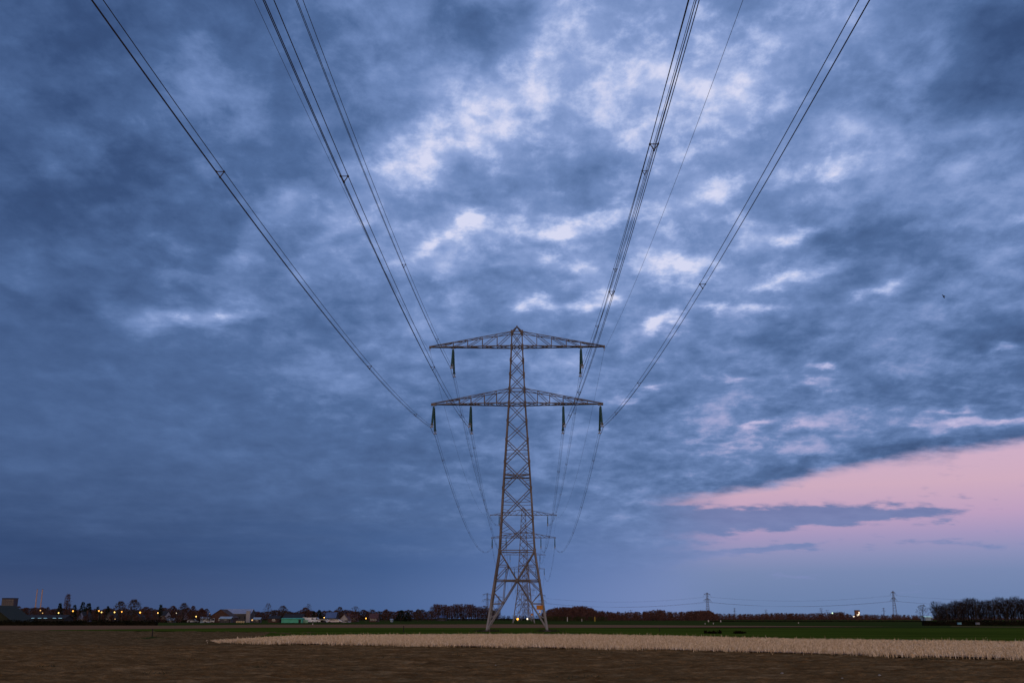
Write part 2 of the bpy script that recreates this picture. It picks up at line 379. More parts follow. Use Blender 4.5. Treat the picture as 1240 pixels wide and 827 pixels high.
# ------------------------------------------------------------------ strip of dry grass crop
def strip():
    rng = np.random.default_rng(11)
    n = 210000
    # near edge and far edge as functions of x
    xs = np.array([-24.5, -21, -16, -8, 0, 8, 15, 22, 40, 60]); near = np.array([86, 76.5, 73, 68.5, 64, 59.5, 52, 45.3, 38, 34])
    far = np.array([90, 96, 101, 105, 107, 104, 95, 82, 69, 62])
    x = rng.uniform(-24.5, 44, n); a = np.interp(x, xs, near); b = np.interp(x, xs, far)
    tt = rng.random(n); y = a + tt * (b - a) - rng.exponential(0.55, n) * (rng.random(n) < 0.12) + 0.5 * np.sin(x * 0.8) * np.sin(x * 0.31)
    keep = (rng.random(n) < (b - a) / 40.0 * 1.2) & (rng.random(n) < np.clip((x + 25) / 4, 0.25, 1))
    x = x[keep]; y = y[keep]; n = len(x)
    cl = 0.5 + 0.5 * np.sin(x * 1.7 + np.sin(y * 0.9) * 2) * np.sin(y * 1.1 + np.sin(x * 0.6) * 2)
    h = (0.15 + 0.12 * rng.random(n) + 0.04 * cl) * np.where(rng.random(n) < 0.02, rng.uniform(1.2, 1.8, n), 1.0)
    h *= np.clip((x + 25.5) / 6, 0.3, 1)
    w = rng.uniform(0.009, 0.024, n); th = rng.uniform(0, math.pi, n)
    lx = rng.normal(0, 0.09, n); ly = rng.normal(0, 0.09, n)
    dx = np.cos(th) * w; dy = np.sin(th) * w * 0.6
    z0 = np.full(n, -0.02)
    P = np.zeros((n, 6, 3))
    for k, (u, ww) in enumerate(((0, 0.6), (0.6, 1.0), (1.0, 0.35))):
        cx = x + lx * u * u; cy = y + ly * u * u; cz = z0 + h * u
        P[:, 2 * k, 0] = cx - dx * ww; P[:, 2 * k, 1] = cy - dy * ww; P[:, 2 * k, 2] = cz
        P[:, 2 * k + 1, 0] = cx + dx * ww; P[:, 2 * k + 1, 1] = cy + dy * ww; P[:, 2 * k + 1, 2] = cz
    v = P.reshape(-1, 3); o6 = (np.arange(n) * 6)[:, None]
    f = np.concatenate([o6 + np.array([[0, 1, 3, 2]]), o6 + np.array([[2, 3, 5, 4]])], 0)
    me = bpy.data.meshes.new('dry_grass'); me.vertices.add(len(v)); me.vertices.foreach_set('co', v.ravel())
    me.loops.add(f.size); me.loops.foreach_set('vertex_index', f.ravel().astype(np.int32))
    me.polygons.add(len(f)); me.polygons.foreach_set('loop_start', np.arange(0, f.size, 4, dtype=np.int32)); me.polygons.foreach_set('loop_total', np.full(len(f), 4, dtype=np.int32))
    me.update(calc_edges=True)
    m = MAT('dry straw', (0.5, 0.35, 0.25), 0.9, 0, 0.15).noisecol([(0.30, 0.205, 0.11), (0.56, 0.44, 0.285), (0.78, 0.66, 0.48)], 5.0, 5, 0.85, (1, 0.4, 0.15), lo=0.38, hi=0.62)
    me.materials.append(m.m)
    o = bpy.data.objects.new('dry_grass', me); C.objects.link(o)
    tag(o, 'strip of pale dry grass stalks crossing the field in front of the nearest pylon', 'dry grass', kind='stuff')
    # straw litter under it
    pts = [(xx, yy + 0.3) for xx, yy in zip(xs[1:-1], near[1:-1])] + [(xx, yy) for xx, yy in list(zip(xs[1:-1], far[1:-1]))[::-1]]
    lit = sheet('straw_litter', pts, 0.055, field_mat('straw litter', [(0.22, 0.12, 0.075), (0.34, 0.21, 0.14)], 1.5, 0.05))
strip()

# ------------------------------------------------------------------ pylons
PROF = [(0, 4.05), (10.67, 2.42), (17.7, 2.03), (31.4, 1.18), (39.9, 0.80), (42.05, 0.74)]
def hw(z):
    for (z0, a), (z1, b) in zip(PROF, PROF[1:]):
        if z <= z1: return a + (b - a) * (z - z0) / (z1 - z0)
    return PROF[-1][1]
NODES = [10.67, 15.05, 19.2, 22.9, 26.1, 28.8, 31.4, 33.5, 35.7, 37.8, 39.9, 42.05]
STR_Y, STR_Z = 2.75, 3.6
PH = [('lower outer', 11.95, 31.25), ('lower inner', 6.63, 31.25), ('upper', 9.3, 39.75)]
def corner(i, z):
    sx, sy = ((-1, -1), (1, -1), (1, 1), (-1, 1))[i]; h = hw(z); return Vector((sx * h, sy * h, z))
def make_pylon(label):
    root = empty('pylon', (0, 0, 0)); tag(root, label, 'pylon', 'pylons of the power line')
    for i in range(4):
        m = MB(); zs = [0, 10.67, 17.7, 31.4, 39.9, 42.05]; ws = [0.24, 0.23, 0.22, 0.18, 0.15]
        for (a, b, w) in zip(zs, zs[1:], ws): m.bar(corner(i, a), corner(i, b), w)
        m.build('leg', STEEL, root)
        c = corner(i, 0); f = MB(); s = 0.62
        f.add([(c.x - s, c.y - s, -0.4), (c.x + s, c.y - s, -0.4), (c.x + s, c.y + s, -0.4), (c.x - s, c.y + s, -0.4),
               (c.x - s * .7, c.y - s * .7, 0.16), (c.x + s * .7, c.y - s * .7, 0.16), (c.x + s * .7, c.y + s * .7, 0.16), (c.x - s * .7, c.y + s * .7, 0.16)],
              [(0, 1, 5, 4), (1, 2, 6, 5), (2, 3, 7, 6), (3, 0, 4, 7), (4, 5, 6, 7)])
        f.build('footing', CONC, root)
    lo = MB(); up = MB()
    for i in range(4):
        j = (i + 1) % 4
        # splayed base: one tall cross with a tie at its centre
        a0, b0, a1, b1 = corner(i, 0.35), corner(j, 0.35), corner(i, 10.67), corner(j, 10.67)
        cen = (corner(i, 6.7) + corner(j, 6.7)) / 2
        for p in (a0, b0, a1, b1): lo.bar(p, cen, 0.125)
        lo.bar(corner(i, 6.7), corner(j, 6.7), 0.14); lo.box(cen.x - .2, cen.x + .2, cen.y - .2, cen.y + .2, 6.5, 6.9)
        for (A, foot, top, c) in ((i, a0, a1, cen), (j, b0, b1, cen)):
            d = lambda t: foot.lerp(c, t)
            u = lambda t: top.lerp(c, t)
            lo.bar(corner(A, 3.6), d(0.52), 0.09); lo.bar(corner(A, 5.2), d(0.52), 0.09); lo.bar(corner(A, 3.6), d(0.28), 0.08)
            lo.bar(corner(A, 6.7).lerp(c, 0.45), d(0.52), 0.09); lo.bar(corner(A, 5.2), corner(A, 6.7).lerp(c, 0.45), 0.09); lo.bar(corner(A, 1.7), d(0.28), 0.08)
            lo.bar(corner(A, 8.7), u(0.5), 0.09); lo.bar(corner(A, 6.7).lerp(c, 0.45), u(0.5), 0.09); lo.bar(corner(A, 6.8), u(0.5), 0.09)
            lo.bar(corner(A, 8.7), u(0.25), 0.08)
        for z0, z1 in zip(NODES, NODES[1:]):
            w = 0.105 if z0 < 25 else 0.085
            p, q, r, s_ = corner(i, z0), corner(j, z0), corner(i, z1), corner(j, z1)
            up.bar(p, s_, w); up.bar(q, r, w)
            if z1 - z0 > 3:
                x0 = (p + s_) / 2
                for k, e, fz in ((i, r, p), (j, s_, q)):
                    zz = z0 + (z1 - z0) * 0.62
                    up.bar(corner(k, zz), x0.lerp(e, 0.5), 0.06); up.bar(corner(k, z0 + (z1 - z0) * .3), x0.lerp(fz, 0.5), 0.06)
                    up.bar(corner(k, zz - .35), x0, 0.06)
        for z in (10.67, 21.0, 31.4, 33.5, 39.9, 42.05): up.bar(corner(i, z), corner(j, z), 0.12)
    for z in (6.7, 21.0, 31.4, 39.9):
        (lo if z < 7 else up).bar(corner(0, z), corner(2, z), 0.09); (lo if z < 7 else up).bar(corner(1, z), corner(3, z), 0.09)
    # gusset plates at the joints of the front and back faces
    for z in NODES:
        for i in range(4):
            c = corner(i, z); up.box(c.x - .16, c.x + .16, c.y - .13, c.y + .13, z - .2, z + .2)
    lo.build('base_bracing', STEEL, root); up.build('bracing', STEEL, root)
    pk = MB()
    for i in range(4): pk.bar(corner(i, 42.05), (0, 0, 43.0), 0.13)
    pk.bar((0, 0, 42.8), (0, 0, 43.15), 0.16); pk.build('peak', STEEL, root)
    for (nm, zb, zt, tip, posts) in (('lower_crossarm', 31.4, 33.5, 12.25, [2.95, 4.7, 6.63, 8.3, 10.1]), ('upper_crossarm', 39.9, 42.05, 12.7, [2.9, 5.05, 7.2, 9.3, 11.1])):
        for s in (-1, 1):
            m = MB(); xb = hw(zb); xt = hw(zt)
            def lowp(x, sy): t = (x - xb) / (tip - xb); return Vector((s * x, sy * (hw(zb) * (1 - t) + 0.12 * t), zb))
            def topp(x, sy): t = (x - xt) / (tip - xt); return Vector((s * x, sy * (hw(zt) * (1 - t) + 0.10 * t), zt + (zb + 0.12 - zt) * t))
            xsn = [xb] + posts + [tip]
            for sy in (-1, 1):
                m.bar(lowp(xb, sy), lowp(tip, sy), 0.13); m.bar(topp(xt, sy), topp(tip, sy), 0.09)
                for k, x in enumerate(posts):
                    m.bar(lowp(x, sy), topp(x, sy), 0.085)
                    inner = posts[k - 1] if k else xt
                    m.bar(lowp(x, sy), topp(inner, sy), 0.075)
            for k, (p, q_) in enumerate(zip(xsn, xsn[1:])):
                sy = 1 if k % 2 else -1
                m.bar(lowp(p, sy), lowp(q_, -sy), 0.08); m.bar(lowp(p, -sy), lowp(q_, sy), 0.08); m.bar(lowp(q_, -1), lowp(q_, 1), 0.08)
                if q_ < tip: m.bar(topp(p if p != xb else xt, sy), topp(q_, -sy), 0.06)
            m.box(s * tip - .12, s * tip + .12, -.2, .2, zb - .16, zb + .16)
            for (n_, x, z) in PH:
                if (zb < 35) == (z < 35): m.box(s * x - .34, s * x + .34, -.22, .22, zb - .16, zb + .03)
            m.build(nm, STEEL, root)
    for (n_, x, z) in PH:
        for s in (-1, 1):
            for sy in (-1, 1):
                top = Vector((s * x, sy * 0.15, z)); bot = Vector((s * x, sy * STR_Y, z - STR_Z))
                d = bot - top; pts = []; rr = []; ns_ = 15
                m = MB()
                for k in range(ns_ * 2 + 1):
                    t = 0.1 + 0.80 * k / (ns_ * 2); pts.append(top + d * t); rr.append(0.11 if k % 2 else 0.17)
                m.tube(pts, rr, 7); st = m.build('insulator_string', INSUL, root)
                g = MB(); g.bar(top, top + d * 0.1, 0.09); g.build('top_fitting', FITTING, st)
                g = MB(); g.bar(top + d * 0.9, bot, 0.09)
                ring = [top + d * 0.9 + Vector((0.2 * math.cos(a), 0, 0.2 * math.sin(a))) for a in [k * math.pi / 4 for k in range(9)]]
                g.tube(ring, 0.03, 4); g.box(bot.x - .22, bot.x + .22, bot.y - .1, bot.y + .1, bot.z - .08, bot.z + .04)
                g.build('end_fitting', FITTING, st)
            j = MB()
            for ox, oz in ((-0.17, 0), (0.17, 0), (0, -0.27)):
                j.tube([(s * x + ox, STR_Y * math.cos(a), z - STR_Z + oz - 0.25 * math.sin(a)) for a in [math.pi * k / 8 for k in range(9)]], 0.018, 4)
            j.build('jumper_cable', WIRE, root)
    for s in (-1, 1):
        m = MB(); m.bar((s * 12.7, 0, 39.75), (s * 12.7, 0, 39.35), 0.07); m.build('earth_wire_clamp', FITTING, root)
    return root
AX, SL = -1.37, 0.0145
YAW = -math.atan(SL)
def axis(y): return AX + SL * y
TY = [144.5, 397, 652, 907, 1162, 1417]
main = make_pylon('nearest and largest steel pylon, behind the dry grass strip, orange plate on its right leg')
main.location = (axis(144.5), 144.5, 0); main.rotation_euler.z = YAW
# plates on the front right leg, dark box on the front left one
c = corner(1, 3.1)
m = MB(); m.box(c.x - 0.98, c.x - 0.14, c.y - 0.30, c.y - 0.26, 2.83, 3.40)
sg = m.build('warning_plate', ORANGE, main)
m = MB(); m.bar((c.x - 1.05, c.y - .2, 3.3), (c.x + .1, c.y - .2, 3.3), 0.05); m.bar((c.x - 1.05, c.y - .2, 2.95), (c.x + .15, c.y - .2, 2.95), 0.05); m.build('bracket', STEEL, sg)
m = MB(); m.box(c.x - 0.66, c.x - 0.40, c.y - 0.30, c.y - 0.26, 2.42, 2.76); m.build('number_plate', WHITE, main)
c = corner(0, 2.4)
m = MB(); m.box(c.x + 0.42, c.x + 0.72, c.y - 0.3, c.y - 0.1, 2.38, 2.7); m.bar((c.x - .2, c.y, 2.7), (c.x + .9, c.y, 2.7), 0.06); m.bar((c.x - .2, c.y, 2.3), (c.x + .9, c.y, 2.3), 0.06)
m.build('junction_box', DARKBOX, main)
FAR = ['second pylon of the row, seen through the legs of the nearest one', 'third pylon of the row, its arms just above the bottom frame of the nearest one',
       'fourth pylon of the row, small and pale behind the third', 'fifth pylon of the row, tiny behind the legs of the nearest pylon', 'farthest pylon of the row, low over the trees behind the nearest pylon']
for y, lb in zip(TY[1:], FAR):
    c = copy_tree(main); c.location = (axis(y), y, 0); c['label'] = lb
    if y > 400:
        for ch in list(c.children):
            if ch.name.startswith(('warning_plate', 'number_plate', 'junction_box', 'jumper_cable')):
                for g in list(ch.children): bpy.data.objects.remove(g)
                bpy.data.objects.remove(ch)
# pylons of the line crossing behind
XL = [(52, 1838), (321, 1735), (590, 1632)]
XLB = ['small distant pylon just right of the nearest pylon, faint above the reddish wood', 'small distant pylon above the wood, left of the two on the right horizon',
       'small distant pylon left of the bare wood, right one of the two']
xyaw = math.atan2(-103, 269) - math.pi / 2 - R(14)
for (x, y), lb in zip(XL, XLB):
    c = copy_tree(main); c.location = (x, y, 0); c.rotation_euler.z = xyaw; c['label'] = lb; c['group'] = 'pylons of the crossing line'
    for ch in list(c.children):
        if ch.name.startswith(('warning_plate', 'number_plate', 'junction_box', 'jumper_cable')):
            for g in list(ch.children): bpy.data.objects.remove(g)
            bpy.data.objects.remove(ch)
far_p = [(604, 2000, 0.5, 'far pylon seen between the nearest pylon legs, left of the row'), (590, 1760, 0.9, 'far pylon beside the left leg of the nearest pylon'),
         (764, 5200, 0.4, 'faint tiny pylon tip over the reddish wood, leftmost of the far ones'), (890, 4300, 1.0, 'faint tiny pylon just right of the small left horizon pylon'),
         (928, 5000, 0.7, 'faint tiny pylon over the middle of the wood'), (995, 4300, 0.6, 'faint tiny pylon left of the green-white far lamp'),
         (1002, 5200, 0.3, 'faint tiny pylon nearest the green-white far lamp'), (1071, 4200, 0.8, 'faint tiny pylon left of the right horizon pylon')]
for px, y, rz, lb in far_p:
    c = copy_tree(main); c.location = (gx(px, y), y, 0); c.rotation_euler.z = rz; c['label'] = lb; c['group'] = 'far faint pylons on the horizon'
    for ch in list(c.children):
        if ch.name.startswith(('warning_plate', 'number_plate', 'junction_box', 'jumper_cable', 'footing', 'earth_wire_clamp')):
            for g in list(ch.children): bpy.data.objects.remove(g)
            bpy.data.objects.remove(ch)

# ------------------------------------------------------------------ conductors
def span_pts(a, b, sag, n):
    return [a.lerp(b, k / n) - Vector((0, 0, sag * 4 * (k / n) * (1 - k / n))) for k in range(n + 1)]
def bundle(label, a, b, sag, spacers, rad, near=True, group=None):
    root = empty('conductor_bundle', a); tag(root, label, 'power cable', group)
    d = (b - a).normalized(); side = Vector((d.y, -d.x, 0)).normalized()
    n = 90 if near else 26
    offs = [side * -0.17, side * 0.17, Vector((0, 0, -0.27))]
    pts = span_pts(Vector((0, 0, 0)), b - a, sag, n)
    if near:
        for o in offs: MB().tube([p + o for p in pts], rad, 5).build('wire', WIRE, root, True)
    else:
        m = MB()
        for o in offs: m.tube([p + o for p in pts], rad, 3)
        m.build('wire', WIRE, root)
    L_ = (b - a).length
    for sy in spacers:
        t = sy
        p = (b - a) * t - Vector((0, 0, sag * 4 * t * (1 - t)))
        m = MB()
        q0, q1, q2 = [p + o for o in offs]
        m.bar(q0 + Vector((0, 0, .0)), q1, 0.03); m.bar(q1, q2, 0.035); m.bar(q2, q0, 0.035)
        for q_ in (q0, q1, q2): m.bar(q_ - d * 0.07, q_ + d * 0.07, 0.075, 6)
        m.build('spacer', WIRE, root)
def rotp(x, y, ang): return x * math.cos(ang) - y * math.sin(ang), x * math.sin(ang) + y * math.cos(ang)
def attach(T, yaw, x, dy, z):
    rx, ry = rotp(x, dy, yaw); return Vector((T[0] + rx, T[1] + ry, z))
SP = {('lower outer', -1): [41.2, 84.5, 121, 2], ('lower outer', 1): [58.4, 93.8, 119, 20], ('lower inner', -1): [41.7, 85, 122, 0],
      ('lower inner', 1): [38.4, 60, 100, 122], ('upper', -1): [84.6, 118, 30], ('upper', 1): [63, 86, 110, 30]}
names = {('lower outer', -1): 'far left', ('lower outer', 1): 'far right', ('lower inner', -1): 'inner left low', ('lower inner', 1): 'inner right low',
         ('upper', -1): 'left top-arm', ('upper', 1): 'right top-arm'}
TT = [(axis(-107.5), -107.5)] + [(axis(y), y) for y in TY]
where = ['overhead, from the nearest pylon towards the viewer', 'between the nearest and the second pylon', 'between the second and the third pylon',
         'between the third and the fourth pylon', 'between the fourth and the fifth pylon', 'between the fifth and the farthest pylon']
for k in range(len(TT) - 1):
    A, B = TT[k], TT[k + 1]
    for (n_, x, z) in PH:
        for s in (-1, 1):
            a = attach(A, YAW, s * x, STR_Y, z - STR_Z); b = attach(B, YAW, s * x, -STR_Y, z - STR_Z)
            sag = 7.4 if n_ != 'upper' else 6.5
            if k == 0: sps = [(yy - a.y) / (b.y - a.y) for yy in SP[(n_, s)]]
            elif k < 3: sps = [0.06 + 0.155 * i + 0.02 * (x % 1.7) * s for i in range(6)]
            else: sps = []
            bundle('%s triple cable %s' % (names[(n_, s)], where[k]), a, b, sag, sps, 0.017 if k == 0 else 0.015, k < 2, 'triple power cables of the main line')
    for s in (-1, 1):
        a = attach(A, YAW, s * 12.7, 0, 39.35); b = attach(B, YAW, s * 12.7, 0, 39.35)
        m = MB(); m.tube(span_pts(Vector((0, 0, 0)), b - a, 7.0, 80 if k < 2 else 24), 0.013, 4 if k < 2 else 3)
        o = m.build('earth_wire', WIRE); o.location = a
        tag(o, 'thin %s wire from the top arm tip, %s' % ('left' if s < 0 else 'right', where[k]), 'wire', 'earth wires of the main line')
XX = XL + [(859, 1529)]
xw = ['ending at the left horizon pylon', 'between the two small horizon pylons', 'running over the bare wood']
for k in range(3):
    A, B = XX[k], XX[k + 1]
    for (n_, x, z) in PH:
        for s in (-1, 1):
            a = attach(A, xyaw, s * x, 0, z - STR_Z); b = attach(B, xyaw, s * x, 0, z - STR_Z)
            m = MB(); m.tube(span_pts(Vector((0, 0, 0)), b - a, 7.6, 26), 0.05, 3)
            o = m.build('distant_cable', WIRE); o.location = a
            tag(o, 'faint distant %s cable, %s side, %s' % (n_.replace('upper', 'top-arm'), 'near' if s > 0 else 'far', xw[k]), 'power cable', 'cables of the crossing line')

# ------------------------------------------------------------------ trees
def twig_tree(name, h, wid, ntw, seed, conifer=False, column=False, base=0.25, tw=0.07, tl=0.9, up=False):
    """returns (trunk MB, crown MB)"""
    rd = random.Random(seed); tr = MB(); cr = MB()
    lean = rd.uniform(-.03, .03)
    tr.tube([(0, 0, -0.2), (lean * h * .3, 0, h * 0.3), (lean * h * .6, rd.uniform(-.1, .1), h * 0.62), (lean * h, 0, h * (0.97 if conifer else 0.9))], [h * .024, h * .018, h * .011, h * .003], 6)
    def env(t):     # crown radius at relative height
        if conifer: return wid * (1 - t) ** 0.85 + 0.08
        if up: return wid * (0.35 + 0.65 * min(1, t * 1.5)) * (1 if t < .8 else 1 - (t - .8) * 2.2)
        if column: return wid * (0.55 + 0.45 * math.sin(math.pi * min(1, t * 1.05)))
        return wid * math.sin(math.pi * (0.12 + 0.86 * t)) ** 0.7
    lumps = [(rd.uniform(0, 6.28), rd.uniform(0, 1), rd.uniform(.65, 1.2)) for _ in range(7)]
    if not conifer:
        for _ in range(11 if not column else 14):
            t0 = rd.uniform(base * .9, 0.75); a = rd.uniform(0, 6.28); t1 = min(0.97, t0 + rd.uniform(.2, .4)); r = env((t1 - base) / (1 - base)) * rd.uniform(.55, .95)
            p0 = Vector((lean * h * t0, 0, h * t0)); p2 = Vector((r * math.cos(a), r * math.sin(a), h * t1)); p1 = p0.lerp(p2, 0.5) + Vector((0, 0, -h * 0.03))
            tr.tube([p0, p1, p2], [h * .010, h * .006, h * .002], 4)
    for _ in range(ntw):
        t = rd.random() ** (0.8 if not conifer else 1.2); a = rd.uniform(0, 6.28)
        lum = 1.0
        for (la, lt, lv) in lumps:
            dd = abs((a - la + math.pi) % (2 * math.pi) - math.pi) / 1.2 + abs(t - lt) / 0.25
            if dd < 1: lum = lv
        r = env(t) * lum * math.sqrt(rd.random()) ** (0.8)
        p = Vector((r * math.cos(a) + lean * h * t, r * math.sin(a), h * (base + (1 - base) * t)))
        if conifer: d = Vector((math.cos(a), math.sin(a), -0.35 + rd.uniform(-.2, .2)))
        else:
            d = Vector((math.cos(a) * rd.uniform(.1, .9), math.sin(a) * rd.uniform(.1, .9), rd.uniform(.3, 1.2))) + Vector((rd.gauss(0, .35), rd.gauss(0, .35), 0))
        if up: d = Vector((math.cos(a) * .35 + rd.gauss(0, .2), math.sin(a) * .35 + rd.gauss(0, .2), 1.3))
        d.normalize(); ln = tl * rd.uniform(.5, 1.3) * (h / 9.0)
        w = tw * rd.uniform(.6, 1.5) * (h / 9.0)
        s_ = d.cross(Vector((rd.gauss(0, 1), rd.gauss(0, 1), rd.gauss(0, 1)))).normalized()
        # a forked spray: three slim blades from one point
        q_ = p + d * ln
        cr.add([p - s_ * w, p + s_ * w, q_], [(0, 1, 2)])
        for sg_ in (-1, 1):
            e = (d + s_ * sg_ * 0.7 + Vector((0, 0, .15))).normalized(); m0 = p + d * ln * 0.35
            n2 = e.cross(s_).normalized() if rd.random() < .5 else s_
            cr.add([m0 - n2 * w * .7, m0 + n2 * w * .7, m0 + e * ln * .6], [(0, 1, 2)])
    return tr, cr
BARK = simple('bark', [(0.022, 0.016, 0.013), (0.04, 0.03, 0.024)], 3.0)
def crown_mat(name, a, b): return MAT(name, a, 0.95, 0, 0.05).noisecol([a, b], 0.35, 3, 0.6, lo=0.35, hi=0.65).m
TW_RED = crown_mat('reddish bare twigs', (0.050, 0.024, 0.020), (0.10, 0.052, 0.042))
TW_GREY = crown_mat('grey bare twigs', (0.042, 0.030, 0.026), (0.075, 0.055, 0.046))
TW_DARK = crown_mat('dark bare twigs', (0.013, 0.009, 0.008), (0.026, 0.018, 0.015))
TW_GRN = crown_mat('dark evergreen', (0.008, 0.014, 0.007), (0.016, 0.026, 0.012))
HEDGE = crown_mat('clipped dark hedge', (0.006, 0.007, 0.004), (0.013, 0.012, 0.007))
SHRUB = crown_mat('olive scrub', (0.022, 0.028, 0.010), (0.04, 0.042, 0.016))
protos = {}
def proto(kind, i):
    key = (kind, i)
    if key in protos: return protos[key]
    sd_ = hash_(kind) + i * 13
    if kind == 'red': t = twig_tree('t', 9, 2.9, 560, sd_, tw=.10, base=.15); mt = TW_RED
    elif kind == 'grey': t = twig_tree('t', 9, 3.4, 560, sd_, tw=.085, base=.18); mt = TW_GREY
    elif kind == 'light': t = twig_tree('t', 9, 3.6, 300, sd_, tw=.04, base=.3); mt = TW_GREY
    elif kind == 'conifer': t = twig_tree('t', 9, 2.2, 620, sd_, conifer=True, base=.06, tw=.13, tl=.8); mt = TW_GRN
    elif kind == 'cypress': t = twig_tree('t', 9, 1.0, 420, sd_, column=True, base=.04, tw=.12, tl=.7); mt = TW_GRN
    elif kind == 'poplar': t = twig_tree('t', 9, 1.25, 420, sd_, column=True, base=.10, tw=.06, tl=1.0); mt = TW_RED
    elif kind == 'tall': t = twig_tree('t', 9, 1.7, 460, sd_, column=True, base=.18, tw=.045, tl=1.0); mt = TW_RED
    elif kind == 'wood': t = twig_tree('t', 9, 1.9, 620, sd_, column=True, base=.24, tw=.016, tl=1.1, up=True); mt = TW_DARK
    tr = bpy.data.meshes.new('trunk'); tr.from_pydata(t[0].v, [], t[0].f); tr.materials.append(BARK)
    cr = bpy.data.meshes.new('crown'); cr.from_pydata(t[1].v, [], t[1].f); cr.materials.append(mt)
    protos[key] = (tr, cr); return protos[key]
def hash_(s): return sum(ord(ch) * (k + 3) for k, ch in enumerate(s))
TNAME = dict(red='bare_tree', grey='bare_tree', light='bare_tree', conifer='conifer', cypress='cypress', poplar='poplar', tall='bare_tree', wood='bare_tree')
def tree(kind, x, y, h, label, group, wsc=1.0, v=None):
    v = random.randrange(4) if v is None else v
    tr, cr = proto(kind, v)
    r = empty(TNAME[kind], (x, y, 0), random.uniform(0, 6.28)); s = h / 9.0; r.scale = (s * wsc, s * wsc, s)
    tag(r, label, 'tree', group)
    for nm, me in (('trunk', tr), ('crown', cr)):
        o = bpy.data.objects.new(nm, me); C.objects.link(o); o.parent = r
    return r
def tpx(kind, px, ytop, Y, label, group, wpx=None):
    h = gh(ytop, Y); ws = 1.0
    if wpx:
        wid = {'red': 2.9, 'grey': 3.4, 'light': 3.6, 'conifer': 2.2, 'cypress': 1.0, 'poplar': 1.25, 'tall': 1.7, 'wood': 1.9}[kind]
        ws = (wpx * Y / 1284.0 / 2) / (wid * h / 9.0)
    return tree(kind, gx(px, Y), Y, h, label, group, ws)
rt = random.Random(5)
LG = 'trees round the village on the left'
# landmark trees of the left skyline: kind, px, top y, distance, width px, label
marks = [
 ('poplar', 80, 720.5, 640, 7, 'tall slim pointed tree, highest on the left skyline'),
 ('conifer', 71, 730, 560, 10, 'dark conifer just left of the tall slim pointed tree'),
 ('conifer', 89, 732, 560, 9, 'dark conifer just right of the tall slim pointed tree'),
 ('conifer', 99, 728.5, 560, 11, 'dark broad conifer above the blue-lit gable'),
 ('conifer', 105.5, 730, 540, 13, 'dark round-topped conifer right of the blue-lit gable'),
 ('conifer', 117.5, 734, 560, 8, 'low dark conifer above the pair of yellow lamps'),
 ('conifer', 129.5, 733.5, 560, 8, 'dark conifer behind the small pale gable'),
 ('cypress', 194, 732.5, 470, 4.5, 'thin dark cypress beside the white house end'),
 ('conifer', 494, 741, 560, 9, 'dark conifer right of the middle of the left tree line'),
 ('conifer', 485, 738.5, 560, 13, 'dark broad evergreen standing over the left meadow edge'),
 ('conifer', 386.5, 738, 500, 9, 'dark pointed conifer left of the blue roof'),
 ('conifer', 380, 739.5, 520, 6, 'slim dark conifer behind the white vans'),
 ('grey', 145, 729, 520, 18, 'rounded bare tree right of the yellow lamps'),
 ('grey', 161, 727, 540, 20, 'tallest rounded bare tree of the left village'),
 ('red', 176, 735, 520, 14, 'bare tree between two yellow lamps'),
 ('red', 208, 734, 520, 12, 'reddish bare tree right of the cypress'),
 ('grey', 222, 731, 520, 15, 'rounded grey bare tree left of the barn group'),
 ('red', 233, 734, 520, 9, 'narrow reddish bare tree left of the barn'),
 ('red', 243, 736.5, 520, 9, 'small reddish bare tree next to the brown barn'),
 ('light', 324, 731, 560, 12, 'thin bare tree right of the big barn'),
 ('grey', 342, 734, 540, 15, 'bare tree above the green hall'),
 ('red', 369, 736, 540, 14, 'reddish bare tree above the white vans'),
 ('light', 373, 731.5, 620, 9, 'tall faint bare tree behind the vans'),
 ('grey', 411, 735.5, 560, 12, 'rounded bare tree right of the blue roof'),
 ('light', 430, 734.5, 620, 15, 'pale rounded bare tree behind the dark round one'),
 ('red', 429, 741, 480, 15, 'dark low round tree between the pale gable and the orange lamp'),
 ('light', 449, 738, 640, 11, 'faint bare tree above the red roofed house'),
 ('red', 467, 738, 600, 10, 'reddish bare tree left of the evergreens'),
 ('grey', 506, 738, 600, 10, 'bare tree in the gap left of the tall grove'),
]
for kd, px, yt, Y, w, lb in marks: tpx(kd, px, yt, Y, lb, LG, w)
# fill trees of the village belt
side = lambda px: 'left' if px < 110 else 'middle' if px < 300 else 'right'
k_ = 0
fills = []
px = -30
while px < 520:
    px += rt.uniform(2.2, 4.2)
    if 252 < px < 304 and rt.random() < .8: continue
    fills.append(px)
for px in fills:
    Y = rt.uniform(600, 760)
    yt = 741.5 - 3.2 * rt.random() - (4 if px < 60 else 0) - (2.2 if 60 < px < 250 else 0)
    near_ = 'behind the low lit sheds' if px < 80 else 'behind the yellow street lamps' if px < 250 else 'behind the barns' if px < 330 else 'behind the green hall' if px < 400 else 'behind the houses near the orange lamp' if px < 470 else 'left of the tall grove'
    tpx('red' if rt.random() < .6 else 'grey', px, yt, Y, 'bare winter tree in the belt ' + near_, 'trees of the belt ' + near_, rt.uniform(8, 15))
for i in range(46):
    px = 18 + i * 5.2 + rt.uniform(-2, 2); Y = rt.uniform(405, 428)
    if px < 80: continue
    if px > 262: continue
    tpx('red' if i % 3 else 'grey', px, 745.2 + rt.uniform(-2.5, 2.2), Y, 'low dark garden bush among the village houses behind the hedge', 'garden bushes of the village', rt.uniform(5, 9))
